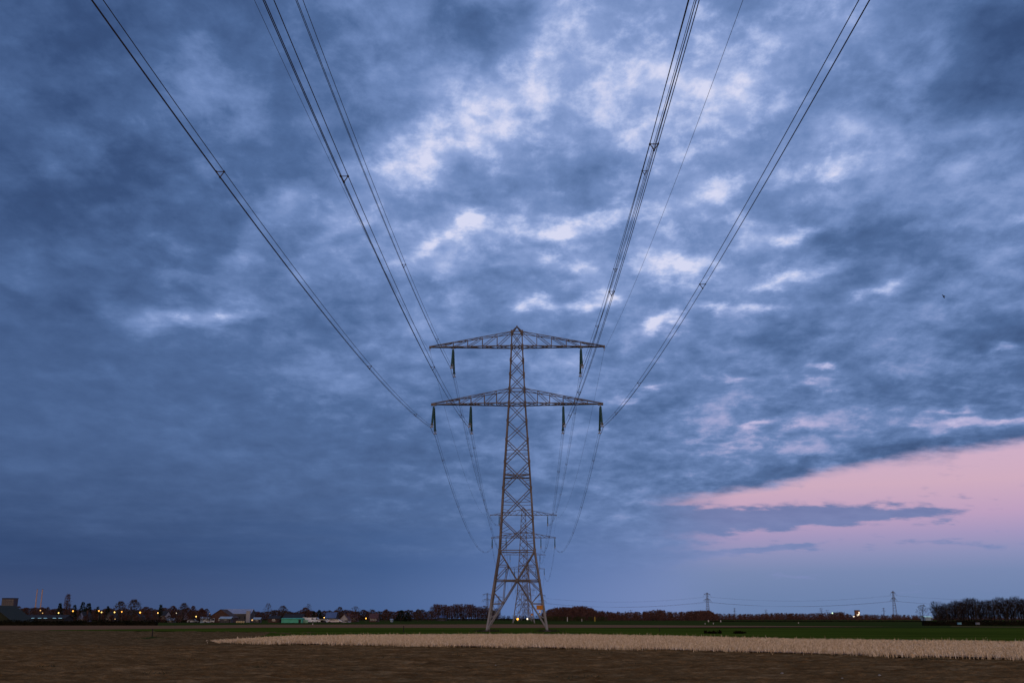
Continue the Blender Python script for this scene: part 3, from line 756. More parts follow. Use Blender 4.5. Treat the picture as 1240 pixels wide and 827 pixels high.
# grove of tall bare trees left of the near pylon
for i, px in enumerate(np.linspace(524, 602, 34)):
    Y = 740 + (i % 3) * 22 + rt.uniform(-8, 8)
    tpx('tall', px + rt.uniform(-1, 1), 732.5 + rt.uniform(-1, 2.5) + (2 if px > 575 else 0) + (3 if px > 590 else 0), Y,
        'tall bare reddish tree of the close grove left of the nearest pylon', 'trees of the tall grove', rt.uniform(7, 10))
# bare wood on the right
for i in range(52):
    px = 1136 + (i / 51.0) ** 1.0 * 150 + rt.uniform(-1.5, 1.5)
    Y = 262 + (i % 4) * 9 + rt.uniform(-3, 3)
    top = 733 - min(1, (px - 1134) / 55) * 6.5 + rt.uniform(-2.5, 3.5)
    tpx('wood', px, top, Y, 'bare dark tree of the dense wood at the right edge', 'trees of the right wood', rt.uniform(13, 20))
tpx('light', 1118, 733, 300, 'small lone bare tree standing left of the right wood', 'trees of the right wood edge', 17)
tpx('wood', 1135, 729.5, 262, 'first tree of the right wood, thick forked crown at its left end', 'trees of the right wood edge', 19)

# far-off wood: one mass
def far_wood(name, label, spans, mat, n, seed, scale_tw=1.0):
    rd = random.Random(seed); m = MB()
    for _ in range(n):
        px, yt, Y = spans(rd); x = gx(px, Y); h = max(2.5, gh(yt, Y)); w = h * rd.uniform(.22, .42)
        nt_ = 74
        m.bar((x, Y, -.1), (x, Y, h * .6), h * .03, 3, h * .01)
        for _k in range(nt_):
            t = rd.random(); a = rd.uniform(0, 6.28); t = t ** 1.25; r = w * math.sin(math.pi * (0.30 + .66 * t)) ** .6 * math.sqrt(rd.random())
            p = Vector((x + r * math.cos(a), Y + r * math.sin(a), h * (.04 + .88 * t)))
            d = Vector((rd.gauss(0, .5), rd.gauss(0, .5), rd.uniform(.3, 1.2))).normalized(); s_ = d.cross(Vector((rd.gauss(0, 1), rd.gauss(0, 1), .2))).normalized()
            ln = h * rd.uniform(.08, .17); ww = h * .016 * scale_tw * rd.uniform(.7, 1.4)
            m.add([p - s_ * ww, p + s_ * ww, p + d * ln + s_ * ww * .3, p + d * ln - s_ * ww * .3], [(0, 1, 2, 3)])
    o = m.build(name, mat); tag(o, label, 'wood', kind='stuff'); return o
sky_pts = [(655, 743), (662, 739), (672, 735.5), (690, 735), (703, 733.5), (712, 735), (722, 739), (740, 741), (770, 741), (785, 740), (795, 738), (815, 741), (850, 739.5), (860, 739), (866, 743),
           (900, 744), (935, 743), (948, 742.5), (975, 743.5), (1010, 742), (1017, 740.5), (1030, 744.5), (1060, 744.5), (1095, 744.5), (1120, 746), (1140, 746), (1330, 747)]
def skyl(px):
    for (a, ya), (b, yb) in zip(sky_pts, sky_pts[1:]):
        if px <= b: return ya + (yb - ya) * (px - a) / (b - a)
    return 746
def wa(rd):
    px = rd.uniform(656, 870); return px, skyl(px) + (rd.random() ** 1.5) * 4.5 - 0.9, rd.uniform(760, 980)
def wb(rd):
    px = rd.uniform(845, 1330); return px, skyl(px) + (rd.random() ** 1.3) * 4.2 - 1.3, rd.uniform(980, 1350)
def wc(rd):
    px = rd.uniform(-60, 660); return px, 742.6 + rd.random() * 3.5 + (1.5 if px > 470 else 0), rd.uniform(800, 980)
far_wood('distant_wood', 'reddish brown far-off wood along the horizon right of the nearest pylon', wa, TW_RED, 800, 21, 1.3)
far_wood('distant_wood', 'long low purple-brown wood on the horizon under the small right pylons', wb, TW_RED, 1500, 22, 1.5)
far_wood('distant_wood', 'low dark wood along the horizon behind the left village and under the nearest pylon', wc, TW_DARK, 900, 23, 1.5)
def scrub(rd):
    px = rd.uniform(655, 735); return px, 745 + rd.random() * 2.5, rd.uniform(640, 700)
far_wood('scrub', 'low olive scrub in front of the reddish wood right of the nearest pylon', scrub, SHRUB, 120, 24, 1.6)

# ------------------------------------------------------------------ hedges
def hedge(name, label, x0, x1, y, h, d, mat, seed, dens=14):
    rd = random.Random(seed); m = MB(); n = int((x1 - x0) * dens)
    m.box(x0, x1, y + d * .25, y + d * .75, -.02, h * .72)
    for _ in range(n):
        x = rd.uniform(x0, x1); yy = y + rd.random() * d; z = h * rd.random() ** .6 * (0.93 + .1 * math.sin(x * .35) + .05 * math.sin(x * 1.1))
        for _k in range(3):
            dv = Vector((rd.gauss(0, 1), rd.gauss(0, 1), rd.gauss(.4, 1))).normalized(); s_ = dv.cross(Vector((rd.gauss(0, 1), rd.gauss(0, 1), 1))).normalized() * .09
            p = Vector((x, yy, z)); m.add([p - s_, p + s_, p + dv * .32], [(0, 1, 2)])
    o = m.build(name, mat); tag(o, label, 'hedge'); return o
hedge('hedge', 'long dark clipped hedge at the left edge behind the fallow strip', gx(-40, 262), gx(190, 262), 262, 1.3, 1.6, HEDGE, 31, 40)
hedge('hedge', 'low dark bushes at the foot of the bare wood on the right', gx(1108, 262), gx(1330, 262), 256, 1.3, 2.5, HEDGE, 32, 34)
hedge('hedge', 'thin dark hedge line along the far meadow on the right', gx(860, 560), gx(1120, 560), 560, .55, 1.5, HEDGE, 33, 9)
hedge('hedge', 'dark hedge at the foot of the village houses on the left', gx(190, 455), gx(262, 455), 455, 1.6, 1.6, HEDGE, 34, 12)

# ------------------------------------------------------------------ buildings
def pm(name, a, b=None, sc=0.6, **k): return simple(name, [a, b or tuple(v * 1.3 for v in a)], sc, **k)
BRICK = pm('brown brick', (0.05, 0.026, 0.020)); ROOFB = pm('brown roof tiles', (0.05, 0.028, 0.022)); ROOFR = pm('red roof tiles', (0.065, 0.028, 0.024))
ROOFD = pm('dark roof', (0.013, 0.013, 0.015)); SHEETM = pm('pale metal roof', (0.20, 0.23, 0.30), rough=0.5); PALE = pm('pale render', (0.24, 0.24, 0.25))
TEAL = pm('green painted panels', (0.06, 0.30, 0.21)); BLUER = pm('blue roof', (0.06, 0.10, 0.19)); GLASS = pm('dark glass', (0.02, 0.025, 0.03), rough=0.15, spec=0.6)
GREENR = pm('dull green roof', (0.012, 0.015, 0.007)); PINKC = pm('pinkish concrete', (0.05, 0.042, 0.052)); PALEB = pm('bluish white paint', (0.20, 0.28, 0.34)); MIDG = pm('grey wall', (0.045, 0.044, 0.048))
LIT_BLUE = lamp_mat('bluish strip light', (0.35, 0.75, 1.0), 0.8)
LIT_WARM = lamp_mat('warm window light', (1.0, 0.62, 0.22), 1.4)
LIT_WHITE = lamp_mat('white flood light', (1.0, 0.88, 0.66), 1.5)
def house(name, label, px0, px1, ytop, Y, depth, wallm, roofm, gable_front=False, eave=0.55, cat='house', wins=3, lit=0, win_mat=None, over=0.25, rz=0):
    """wall, roof, windows, door; px0..px1 width at distance Y, ridge at ytop"""
    w = gx(px1, Y) - gx(px0, Y); h = gh(ytop, Y); ez = h * eave; hx = w / 2; d = depth
    r = empty(name, ((gx(px1, Y) + gx(px0, Y)) / 2, Y + d / 2, 0), rz); tag(r, label, cat)
    m = MB()
    if gable_front:
        m.add([(-hx, -d / 2, 0), (hx, -d / 2, 0), (hx, -d / 2, ez), (0, -d / 2, h - .05), (-hx, -d / 2, ez), (-hx, d / 2, 0), (hx, d / 2, 0), (hx, d / 2, ez), (0, d / 2, h - .05), (-hx, d / 2, ez)],
              [(0, 1, 2, 3, 4), (5, 9, 8, 7, 6), (0, 5, 6, 1), (1, 6, 7, 2), (0, 4, 9, 5)])
    else:
        m.add([(-hx, -d / 2, 0), (hx, -d / 2, 0), (hx, d / 2, 0), (-hx, d / 2, 0), (-hx, -d / 2, ez), (hx, -d / 2, ez), (hx, d / 2, ez), (-hx, d / 2, ez), (-hx, 0, h - .05), (hx, 0, h - .05)],
              [(0, 1, 5, 4), (2, 3, 7, 6), (1, 2, 6, 9, 5), (3, 0, 4, 8, 7), (0, 3, 2, 1)])
    m.build('wall', wallm, r)
    m = MB(); o_ = over; t = 0.14
    if gable_front:
        for s in (-1, 1):
            e = Vector((s * (hx + o_), 0, ez - o_ * (h - ez) / hx)); k = Vector((0, 0, h))
            m.add([(e.x, -d / 2 - o_, e.z), (e.x, d / 2 + o_, e.z), (0, d / 2 + o_, h), (0, -d / 2 - o_, h), (e.x, -d / 2 - o_, e.z + t), (e.x, d / 2 + o_, e.z + t), (0, d / 2 + o_, h + t), (0, -d / 2 - o_, h + t)],
                  [(0, 1, 2, 3), (4, 7, 6, 5), (0, 4, 5, 1), (3, 2, 6, 7), (0, 3, 7, 4), (1, 5, 6, 2)])
    else:
        for s in (-1, 1):
            ey = s * (d / 2 + o_); e_z = ez - o_ * (h - ez) / (d / 2)
            m.add([(-hx - o_, ey, e_z), (hx + o_, ey, e_z), (hx + o_, 0, h), (-hx - o_, 0, h), (-hx - o_, ey, e_z + t), (hx + o_, ey, e_z + t), (hx + o_, 0, h + t), (-hx - o_, 0, h + t)],
                  [(0, 1, 2, 3), (4, 7, 6, 5), (0, 4, 5, 1), (3, 2, 6, 7), (0, 3, 7, 4), (1, 5, 6, 2)])
    rf = m.build('roof', roofm, r)
    if cat == 'house':
        m = MB(); m.box(hx * .45 - .3, hx * .45 + .3, .1, .7, h * .75, h + .55); m.build('chimney', BRICK, rf)
    ww = min(1.1, w / (wins * 2 + 1)); wh = min(1.1, ez * .4)
    for i in range(wins):
        cx = -hx + w * (i + .75) / (wins + .5)
        wb_ = MB(); wb_.box(cx - ww / 2 - .08, cx + ww / 2 + .08, -d / 2 - .06, -d / 2 + .02, ez * .42 - .08, ez * .42 + wh + .08); f = wb_.build('window', WHITE if wallm is BRICK else MIDG, r)
        p = MB(); p.box(cx - ww / 2, cx + ww / 2, -d / 2 - .09, -d / 2 - .065, ez * .42, ez * .42 + wh); p.build('pane', (win_mat or LIT_WARM) if i < lit else GLASS, f)
    m = MB(); m.box(hx - w * .16, hx - w * .16 + min(.95, w * .12), -d / 2 - .05, -d / 2 + .02, 0, min(2.05, ez * .85)); m.build('door', ROOFD, r)
    return r
# big barn group
house('barn', 'long barn with pale metal roof and white end, largest building of the village', 268, 303, 737.3, 470, 9, MIDG, SHEETM, eave=.66, cat='barn', wins=4)
b = MB(); x0 = gx(297.5, 468.5); x1 = gx(302, 468.5); b.box(x0, x1, 468.8, 469.9, 0, gh(740, 469)); b.build('silo_wall', PALE)
o = C.objects['silo_wall']; o.name = 'white_annexe'; tag(o, 'narrow white annexe at the right end of the pale roofed barn', 'annexe')
b = MB(); b.box(x0 - .2, x1 + .2, 468.6, 470.1, gh(740, 469) + .002, gh(740, 469) + .2); q_ = b.build('roof', SHEETM, o)
house('barn', 'brown brick barn with a wide gable, in front of the pale roofed barn', 252, 281, 737.8, 445, 10, BRICK, ROOFB, gable_front=True, eave=.38, cat='barn', wins=3)
house('shed', 'low shed with a pale blue roof under the brown gable', 266, 279.5, 746.6, 430, 4, MIDG, PALEB, eave=.7, cat='shed', wins=1)
house('shed', 'low pale blue shed left of the brown barn', 242.5, 252, 747, 440, 3, PALEB, PALEB, eave=.75, cat='shed', wins=1)
house('shed', 'small blue-white shed right of the white barn end', 307, 315, 747.6, 440, 3, MIDG, PALEB, eave=.7, cat='shed', wins=1)
house('hall', 'green panelled hall standing at the meadow edge', 341, 365.5, 748.3, 425, 6, TEAL, TEAL, eave=.85, cat='hall', wins=0)
house('shed', 'dark roofed shed behind the green hall', 343, 366, 743.6, 450, 8, BRICK, ROOFD, eave=.55, cat='shed', wins=2)
house('shed', 'dark brown open shed left of the green hall', 325, 338, 745.5, 450, 6, BRICK, ROOFD, eave=.6, cat='shed', wins=1)
b = MB(); b.box(gx(366, 428), gx(373, 428), 428, 428.1, 0, 1.1)
for k in range(5): b.box(gx(366 + 1.6 * k, 428) - .05, gx(366 + 1.6 * k, 428) + .05, 427.9, 428, 0, 1.2)
tag(b.build('fence', pm('pale green boards', (0.18, 0.34, 0.24))), 'low pale green board fence right of the green hall', 'fence')
house('house', 'house with a blue roof right of the yellow window lamp', 394, 406, 741.3, 470, 8, MIDG, BLUER, eave=.45, wins=3, lit=0)
house('house', 'house with a pale white gable facing the meadow', 411.5, 421.5, 743.5, 455, 9, PALE, ROOFR, gable_front=True, eave=.35, wins=2)
house('house', 'house with a red roof right of the orange lamp', 447, 457, 742.8, 520, 8, BRICK, ROOFR, eave=.45, wins=3, lit=0)
house('house', 'small dark house with a red roof behind the pale gable', 421, 432, 742.5, 540, 8, BRICK, ROOFR, eave=.5, wins=2)
house('house', 'white house among the trunks of the tall grove', 529, 540, 744.6, 752, 9, MIDG, BLUER, eave=.55, wins=3)
house('shed', 'small pale hut at the left meadow edge beside the evergreens', 472.8, 475.2, 749.2, 520, 3, PALEB, PALEB, eave=.7, cat='shed', wins=0)
house('house', 'house with a pale gable painted as blue-lit, under the dark conifers', 93.5, 102.5, 740.6, 430, 8, pm('render painted blue-lit', (0.09, 0.12, 0.22)), ROOFD, gable_front=True, eave=.4, wins=2)  # blue light on this gable is put into its wall colour
house('house', 'small grey gabled house right of the dark conifer', 127, 136, 740.8, 430, 8, MIDG, ROOFD, gable_front=True, eave=.45, wins=2)
house('house', 'white house beside the thin dark cypress', 193.5, 200, 739.6, 500, 8, PALE, ROOFD, eave=.6, wins=2)
house('house', 'small pale house left of the rounded grey tree', 216, 222, 740.6, 520, 8, PALE, ROOFR, eave=.5, wins=2)
house('shed', 'low pale shed at the foot of the village trees', 203, 210, 748.6, 450, 4, MIDG, PALEB, eave=.55, cat='shed', wins=1)
house('house', 'dim house with pale walls behind the hedge end', 178, 186, 744.5, 460, 7, MIDG, ROOFD, eave=.55, wins=2)
house('house', 'dim house with a dark roof behind the hedge, below a yellow lamp', 160, 170, 743.5, 450, 7, MIDG, ROOFD, gable_front=True, eave=.5, wins=2)
house('barn', 'dull green roofed barn cut by the left edge of the picture', -40, 17, 733, 300, 14, GREENR, GREENR, gable_front=True, eave=.1, cat='barn', wins=0)
# row of low sheds with lit openings
r = house('shed', 'long low shed with a row of bluish lights behind the hedge on the left', 17, 78, 744.6, 340, 7, ROOFD, ROOFD, eave=.62, cat='shed', wins=0)
for px_ in (23.5, 30, 39.5, 48, 55, 66, 73):
    m = MB(); cx = gx(px_, 340) - r.location.x; zc_ = gh(748.4, 340)
    m.box(cx - .55, cx + .55, -3.62, -3.56, zc_ - .12, zc_ + .12); m.build('strip_light', LIT_BLUE, r)
# distant tower block and chimneys
b = empty('tower_block', (gx(9.5, 1500), 1500, 0)); tag(b, 'pinkish tower block far behind the trees on the left', 'building')
hh = gh(724.5, 1500); m = MB(); m.box(-8.7, 8.7, -6, 6, 0, hh); m.build('wall', PINKC, b)
m = MB(); m.box(-9, 9, -6.3, 6.3, hh + .002, hh + .8); m.build('roof', ROOFD, b)
for rw in range(6):
    for cl in range(5):
        m = MB(); m.box(-7.6 + cl * 3.2, -5.6 + cl * 3.2, -6.08, -5.98, hh - 3.4 - rw * 3.0, hh - 1.8 - rw * 3.0); m.build('window', GLASS, b)
for k, px_ in enumerate((41.2, 47.5)):
    m = MB(); hh = gh(713.5, 1500); m.tube([(0, 0, 0), (0, 0, hh * .5), (0, 0, hh)], [1.1, .95, .8], 12); o = m.build('chimney_stack', pm('pale concrete stack', (0.30, 0.23, 0.23)))
    o.location = (gx(px_, 1500), 1500, 0); tag(o, 'slim pale factory chimney on the left horizon, %s of the pair' % ('left' if k == 0 else 'right'), 'chimney', 'pair of factory chimneys')
    m = MB(); m.tube([(0, 0, hh), (0, 0, hh + .4)], [.95, .95], 12); m.build('cap', PINKC, o)
# lit industrial tower on the right horizon
b = empty('lit_tower', (gx(1038.5, 1600), 1600, 0)); tag(b, 'brown industrial tower with bright yellow lights on the right horizon', 'building')
hh = gh(738.8, 1600); m = MB(); m.box(-3.2, 3.2, -3, 3, 0, hh); m.build('wall', pm('rust brown cladding', (0.16, 0.07, 0.04)), b)
m = MB(); m.box(-3.4, 3.4, -3.2, 3.2, hh + .002, hh + .5); m.build('roof', BRICK, b)
for x_, z_, w_, h_ in ((-1.0, hh - 7.5, 1.2, 1.6), (1.9, hh - 3.4, .8, 1.2), (1.2, hh - 6.2, 1.3, .9), (-5.2, hh - 8.8, 1.2, 1.1)):
    m = MB(); m.box(x_ - w_ * .8, x_ + w_ * .8, -3.3 if x_ > -4 else -1, -3.05 if x_ > -4 else 1, z_ - h_, z_ + h_); m.build('flood_light', LIT_WHITE, b)
m = MB(); m.box(-6.6, -3.2, -1.5, 1.5, 0, hh - 10); m.build('annexe', MIDG, b)
# pale roof right
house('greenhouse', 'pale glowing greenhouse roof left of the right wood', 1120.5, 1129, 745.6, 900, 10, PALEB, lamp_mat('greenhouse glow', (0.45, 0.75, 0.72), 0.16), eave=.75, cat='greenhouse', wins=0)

# ------------------------------------------------------------------ vans and boxes
def van(px, Y, label, rz):
    r = empty('van', (gx(px, Y), Y, 0), rz); tag(r, label, 'van', 'white vans')
    m = MB(); pr = [(-2.5, .35), (2.5, .35), (2.6, .9), (2.1, 1.15), (1.5, 1.95), (1.2, 2.05), (-2.45, 2.05), (-2.55, 1.2)]
    n = len(pr); m.add([(x, -.95, z) for x, z in pr] + [(x, .95, z) for x, z in pr], [tuple(range(n)), tuple(range(2 * n - 1, n - 1, -1))] + [(i, i + n, (i + 1) % n + n, (i + 1) % n) for i in range(n)])
    m.build('body', pm('white van paint', (0.55, 0.58, 0.6), rough=.4), r)
    for x in (-1.6, 1.6):
        for y in (-.93, .93):
            m = MB(); m.tube([(x, y - .11, .34), (x, y + .11, .34)], .34, 12); w = m.build('wheel', DARKBOX, r)
            m = MB(); s = 1 if y > 0 else -1; m.tube([(x, y + s * .11, .34), (x, y + s * .125, .34)], .18, 10); m.build('rim', FITTING, w)
    for y in (-.956, .951):
        m = MB(); m.add([(1.0, y, 1.25), (1.95, y, 1.25), (1.45, y, 1.85), (1.0, y, 1.85), (1.0, y + .005, 1.25), (1.95, y + .005, 1.25), (1.45, y + .005, 1.85), (1.0, y + .005, 1.85)], [(0, 1, 2, 3), (4, 7, 6, 5), (0, 4, 5, 1), (3, 2, 6, 7), (0, 3, 7, 4), (1, 5, 6, 2)]); m.build('side_window', GLASS, r)
    m = MB(); m.bar((2.14, 0, 1.2), (1.56, 0, 1.9), .05); m.v = [(x + .02, y * 30, z) for x, y, z in m.v]; m.build('windscreen', GLASS, r)
    for y in (-.7, .7):
        m = MB(); m.box(2.55, 2.62, y - .14, y + .14, .72, .9); m.build('headlight', FITTING, r)
van(374, 432, 'white van standing right of the green hall, left of the two', 0.25)
van(380.5, 436, 'white van right of the other one by the green hall', -0.1)
def car(px, Y, label, col, rz):
    r = empty('parked_car', (gx(px, Y), Y, 0), rz); tag(r, label, 'car', 'cars at the meadow edge')
    pr = [(-2.1, .35), (2.1, .35), (2.15, .75), (1.2, .92), (.55, 1.4), (-1.2, 1.42), (-1.9, .98), (-2.15, .85)]; n = len(pr); m = MB()
    m.add([(x, -.85, z) for x, z in pr] + [(x, .85, z) for x, z in pr], [tuple(range(n)), tuple(range(2 * n - 1, n - 1, -1))] + [(i, i + n, (i + 1) % n + n, (i + 1) % n) for i in range(n)])
    m.build('body', pm('car paint', col, rough=.35), r)
    for x in (-1.3, 1.35):
        for y in (-.82, .82):
            m = MB(); m.tube([(x, y - .1, .31), (x, y + .1, .31)], .31, 12); m.build('wheel', DARKBOX, r)
    for y in (-.858, .853):
        m = MB(); m.add([(-1.5, y, .98), (1.0, y, .95), (.5, y, 1.34), (-1.15, y, 1.36)] + [(-1.5, y + .005, .98), (1.0, y + .005, .95), (.5, y + .005, 1.34), (-1.15, y + .005, 1.36)], [(0, 1, 2, 3), (4, 7, 6, 5), (0, 4, 5, 1), (3, 2, 6, 7), (0, 3, 7, 4), (1, 5, 6, 2)]); m.build('side_window', GLASS, r)
car(234, 420, 'pale car parked below the yellow lamp left of the barns', (.4, .42, .42), .1)
car(253, 420, 'pale car parked left of the brown barn', (.4, .42, .42), .2)
car(389, 430, 'pale car right of the white vans', (.4, .42, .45), 0)
car(395, 430, 'bluish car farther right of the white vans, below the blue roof', (.3, .36, .48), 0)
car(403.5, 426, 'pale car below the blue roofed house', (.4, .38, .38), .1)
car(408.5, 426, 'pale car left of the pale gable', (.42, .4, .38), -.1)
STRAW = pm('old straw', (0.35, 0.29, 0.16))
for k in range(4):
    b = MB(); x0 = gx(286 + k * 2.6, 425); x1 = gx(288.3 + k * 2.6, 425); n_ = 10; xm, rr_ = (x0 + x1) / 2, (x1 - x0) / 2
    b.tube([(xm, 425, rr_), (xm, 425.9, rr_)], rr_, 14); tag(b.build('straw_bale', STRAW), 'round pale yellow straw bale in the low row in front of the long barn', 'bale', 'row of straw bales by the barn')
for px_, lb in ((1161, 'pale blue box at the foot of the right wood, left one'), (1183, 'grey-blue box at the foot of the right wood, right one')):
    m = MB(); x = gx(px_, 252); m.box(-.4, .4, -.3, .3, 0.02, .5); o = m.build('beehive', pm('faded blue paint', (0.10, 0.24, 0.32) if px_ < 1170 else (0.12, 0.14, 0.18))); o.location = (x, 252, .3)
    m = MB(); m.box(-.46, .46, -.36, .36, .502, .56); m.build('lid', ROOFD, o)
    m = MB()
    for sx in (-.3, .3):
        for sy in (-.2, .2): m.bar((sx, sy, -.3), (sx, sy, .02), .06)
    m.build('stand', BARK, o)
    tag(o, lb, 'box', 'boxes at the right wood')

# ------------------------------------------------------------------ street lamps
POLE = pm('dark lamp post', (0.05, 0.05, 0.05))
def lampf(px, py, Y, label, mat, size, cat='street lamp', grp='lit street lamps of the village'):
    z = gh(py, Y); r = empty('street_lamp', (gx(px, Y), Y, 0)); tag(r, label, cat, grp)
    m = MB(); m.tube([(0, .35, 0), (0, .35, z), (0, 0.1, z + .25)], [.07, .05, .04], 6); m.build('post', POLE, r)
    m = MB(); s = size
    m.tube([(0, 0, z - s), (0, 0, z - s * .6), (0, 0, z), (0, 0, z + s * .6), (0, 0, z + s)], [s * .25, s * .8, s, s * .8, s * .25], 10); m.build('lamp_head', mat, r, True)
    m = MB(); m.tube([(0, 0, z + s + .01), (0, 0, z + s + .12)], [s * .8, s * .2], 8); m.build('hood', POLE, r)
AMB = lamp_mat('sodium light', (1.0, 0.42, 0.06), 2.6); AMB2 = lamp_mat('yellow light', (1.0, 0.62, 0.16), 2.4); DIM = lamp_mat('dim yellow light', (1.0, 0.6, 0.2), 0.8); DIMW = lamp_mat('dim white light', (1.0, 0.85, 0.6), 1.0)
lamps = [(47.8, 738.8, 'dim upper lamp above the long low lit shed', DIM, .42), (50.8, 742, 'small dim lamp just below and right of another over the lit shed', DIM, .3), (59.3, 745, 'bright yellow lamp above the middle of the lit shed', AMB2, .42),
 (70.2, 741.8, 'yellow lamp over the right half of the lit shed', AMB2, .42), (87.4, 739.6, 'amber lamp right of the lit shed', AMB, .5), (118.8, 739.4, 'amber lamp, left one of the close pair', AMB, .5), (122.2, 741, 'yellow lamp, right one of the close pair', AMB2, .44),
 (138, 741, 'pale yellow lamp right of the grey gable', AMB2, .46), (146.7, 740.4, 'amber lamp below the rounded bare tree', AMB, .42), (139.4, 749.2, 'dim amber lamp low behind the hedge', DIM, .3),
 (169, 741.3, 'largest amber lamp, under the tallest rounded tree', AMB, .56), (190.6, 741.8, 'yellow lamp left of the thin cypress', AMB2, .4), (213, 742, 'dim white lamp between the reddish and the grey tree', DIMW, .26),
 (237.3, 746.2, 'lone yellow lamp left of the barns', AMB2, .44), (392.5, 747.4, 'yellow lamp left of the blue roofed house', AMB2, .36), (443.2, 748.4, 'orange lamp left of the red roofed house', AMB, .46),
 (253.5, 742.5, 'tiny dim lamp on the brown barn side', DIM, .16)]
for px_, py_, lb, mt, s in lamps: lampf(px_, py_, 415 if px_ > 80 else 390, lb, mt, s * .56)
lampf(626.8, 749.2, 520, 'orange lamp low between the legs of the nearest pylon', AMB, .5, grp='lamps under the nearest pylon')
lampf(638.6, 749.1, 520, 'white lamp low between the legs of the nearest pylon', LIT_WHITE, .40, grp='lamps under the nearest pylon')
lampf(1008.5, 742, 1000, 'far green-white lamp over the wood on the right', lamp_mat('greenish light', (.7, 1, .7), 1.0), .7, grp='far lamps')
lampf(305.5, 750.5, 430, 'dull orange lamp at the foot of the barn', DIM, .3, grp='far lamps')

# ------------------------------------------------------------------ posts, heaps, stones
def post(px, ybase_Y, ytop, w, label, mat, cap=None):
    Y = ybase_Y; z = gh(ytop, Y); m = MB(); m.tube([(0, 0, -.2), (w * .1, 0, z * .5), (0, 0, z)], [w * .55, w * .5, w * .45], 7)
    o = m.build('post', mat); o.location = (gx(px, Y), Y, 0); tag(o, label, 'post')
    m = MB(); m.tube([(0, 0, z), (0, 0, z + .03)], [w * .5, w * .2], 7); m.build('post_top', cap or mat, o)
    return o
DW = pm('dark old wood', (0.012, 0.009, 0.008), (0.02, 0.015, 0.012)); PW = pm('pale post paint', (0.40, 0.38, 0.36))
post(186, 93, 761.3, .10, 'dark wooden post standing alone in the soil on the left', DW)
post(191.3, 92, 769.6, .035, 'short thin stick right of the dark wooden post', DW)
post(489, 135, 757.5, .10, 'dark stake in the green field left of the nearest pylon', DW)
post(798.3, 140, 759.6, .09, 'dark stake in the green field right of the nearest pylon', DW)
post(379, 300, 754.6, .22, 'small pale marker post on the track left of the vans', PW)
post(687, 640, 746.8, .32, 'white post in front of the olive scrub', WHITE)
post(704.5, 640, 749, .35, 'short pale post right of the white one by the scrub', PW)
post(720.3, 640, 746.5, .45, 'yellow marker post in front of the wood', pm('yellow paint', (0.45, 0.32, 0.04)))
post(857.6, 520, 750.4, .5, 'pale post below the left horizon pylon', PW)
post(872.5, 520, 750.6, .5, 'pale post right of the one below the left horizon pylon', PW)
post(853.5, 330, 754, .20, 'left grey stake of a pair at the strip edge', PW)
post(863.6, 330, 753.8, .24, 'right grey stake of a pair at the strip edge', PW)
post(966.5, 380, 753.2, .28, 'grey post alone in the right green field', PW)
def heap(px0, px1, Y, h, label, seed):
    rd = random.Random(seed); m = MB(); x0, x1 = gx(px0, Y), gx(px1, Y)
    for _ in range(int((x1 - x0) * 60)):
        x = rd.uniform(x0, x1); y = Y + rd.gauss(0, .35); s = rd.uniform(.05, .17); z = rd.random() ** 1.4 * h * (.45 + .55 * abs(math.sin(x * 1.9 + seed)))
        pts = [Vector((rd.gauss(0, 1), rd.gauss(0, 1), rd.gauss(0, 1))).normalized() * s * rd.uniform(.7, 1.2) + Vector((x, y, z)) for _k in range(3)]
        top = Vector((x, y, z + s)); bot = Vector((x, y, z - s)); m.add(pts + [top, bot], [(0, 1, 3), (1, 2, 3), (2, 0, 3), (1, 0, 4), (2, 1, 4), (0, 2, 4)])
    o = m.build('dung_heap', pm('dark dung', (0.007, 0.0045, 0.003), sc=3, rough=1.0, spec=0.0)); tag(o, label, 'heap')
heap(852, 873, 124, .32, 'long dark brown heap behind the dry grass, left one', 3)
heap(887, 901, 124, .28, 'short dark brown heap behind the dry grass, right one', 5)
m = MB(); rd = random.Random(9)
for _ in range(420):
    a = rd.uniform(0, 6.28); r_ = abs(rd.gauss(0, .9)); x = r_ * math.cos(a); y = r_ * math.sin(a) * .5; h = rd.uniform(.08, .26) * max(.2, 1 - r_ / 3)
    m.add([(x - .02, y, -.03), (x + .02, y, -.03), (x + rd.gauss(0, .06), y, h)], [(0, 1, 2)])
o = m.build('grass_tuft', pm('rank grass', (0.018, 0.036, 0.008))); o.location = (gx(187, 92.5), 92.5, 0); tag(o, 'low green grass round the foot of the dark wooden post', 'grass', kind='stuff')
for k, (px_, py_) in enumerate(((947, 816), (1065, 818.5), (600, 806), (1020, 822))):
    x_, y_, z_ = ray(px_, py_); Y = -CAMZ / z_ * y_; rd = random.Random(k); bm = bmesh.new(); bmesh.ops.create_icosphere(bm, subdivisions=2, radius=.045 if k < 2 else .03)
    for v in bm.verts: v.co *= rd.uniform(.8, 1.15); v.co.z *= .6
    me = bpy.data.meshes.new('stone'); bm.to_mesh(me); bm.free(); me.materials.append(pm('pale stone', (0.2, 0.19, 0.17))); o = bpy.data.objects.new('stone', me); C.objects.link(o)
    o.location = (x_ / y_ * Y, Y, .03); tag(o, ['pale stone lying on the soil under the left horizon pylon', 'pale stone on the soil near the right bottom', 'small pale stone on the soil below the nearest pylon', 'small stone at the bottom edge right of the middle'][k], 'stone')

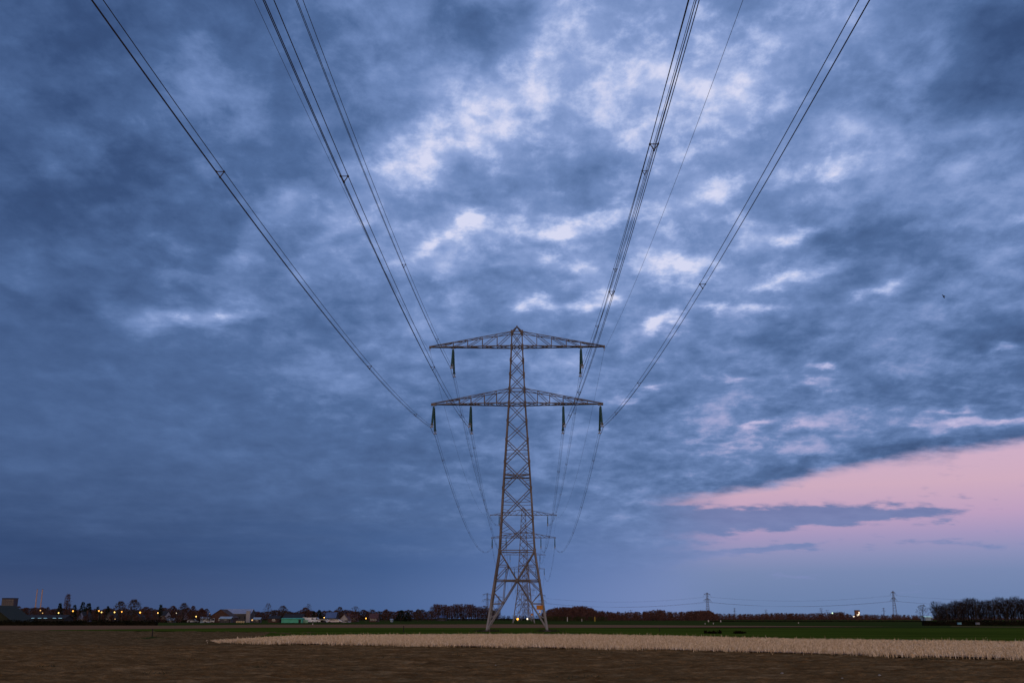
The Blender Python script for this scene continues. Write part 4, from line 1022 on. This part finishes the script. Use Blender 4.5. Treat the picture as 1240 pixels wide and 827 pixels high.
WEED = pm('dark rank weeds', (0.022, 0.026, 0.009)); WEEDY = pm('yellowish weeds', (0.13, 0.12, 0.02))
def weeds(name, label, spots, mat, h0, h1, seed):
    rd = random.Random(seed); m = MB()
    for (cx, cy, sx, sy, n) in spots:
        for _ in range(n):
            x, y = rd.gauss(cx, sx), rd.gauss(cy, sy); h = rd.uniform(h0, h1); a = rd.uniform(0, 3.14); w = rd.uniform(.012, .03)
            m.add([(x - w * math.cos(a), y - w * math.sin(a), -.02), (x + w * math.cos(a), y + w * math.sin(a), -.02), (x + rd.gauss(0, .07), y + rd.gauss(0, .07), h)], [(0, 1, 2)])
    o = m.build(name, mat); tag(o, label, 'weeds', kind='stuff')
px0 = main.location
weeds('grass_tuft', 'dark rank weeds round the concrete feet of the nearest pylon', [(px0.x + sx * 4.05, 144.5 + sy * 4.05, .8, .5, 500) for sx in (-1, 1) for sy in (-1, 1)], WEED, .1, .4, 41)
weeds('grass_tuft', 'yellowish green weeds at the far edge of the dry grass on the right', [(30 + k * 1.3, 76.5 - k * .9, .5, .4, 130) for k in range(12)], WEEDY, .12, .34, 42)
weeds('grass_tuft', 'scattered weeds and volunteer stalks on the ploughed soil', [(random.uniform(-30, 24), random.uniform(32, 62), .25, .2, 12) for k in range(46)], WEED, .03, .10, 43)

# ------------------------------------------------------------------ bird
bp = at(1142.5, 359, 90)
m = MB()
m.tube([(-.20, 0, .06), (-.12, 0, .04), (0, 0, 0), (.1, 0, -.03), (.17, 0, -.045), (.22, 0, -.05)], [.012, .035, .055, .045, .028, .004], 8)
for s in (-1, 1):
    m.add([(.06, s * .03, 0), (-.06, s * .03, .0), (-.02, s * .16, .08), (.07, s * .15, .08), (-.10, s * .34, .05), (-.06, s * .34, .05),
           (.06, s * .03, .012), (-.06, s * .03, .012), (-.02, s * .16, .092), (.07, s * .15, .092)],
          [(0, 1, 2, 3), (3, 2, 4, 5), (6, 9, 8, 7), (0, 3, 9, 6), (1, 7, 8, 2)])
o = m.build('bird', pm('dark feathers', (0.012, 0.011, 0.012))); o.location = bp; o.rotation_euler = (R(30), R(35), R(20)); tag(o, 'small dark bird flying high on the right against the clouds', 'bird')
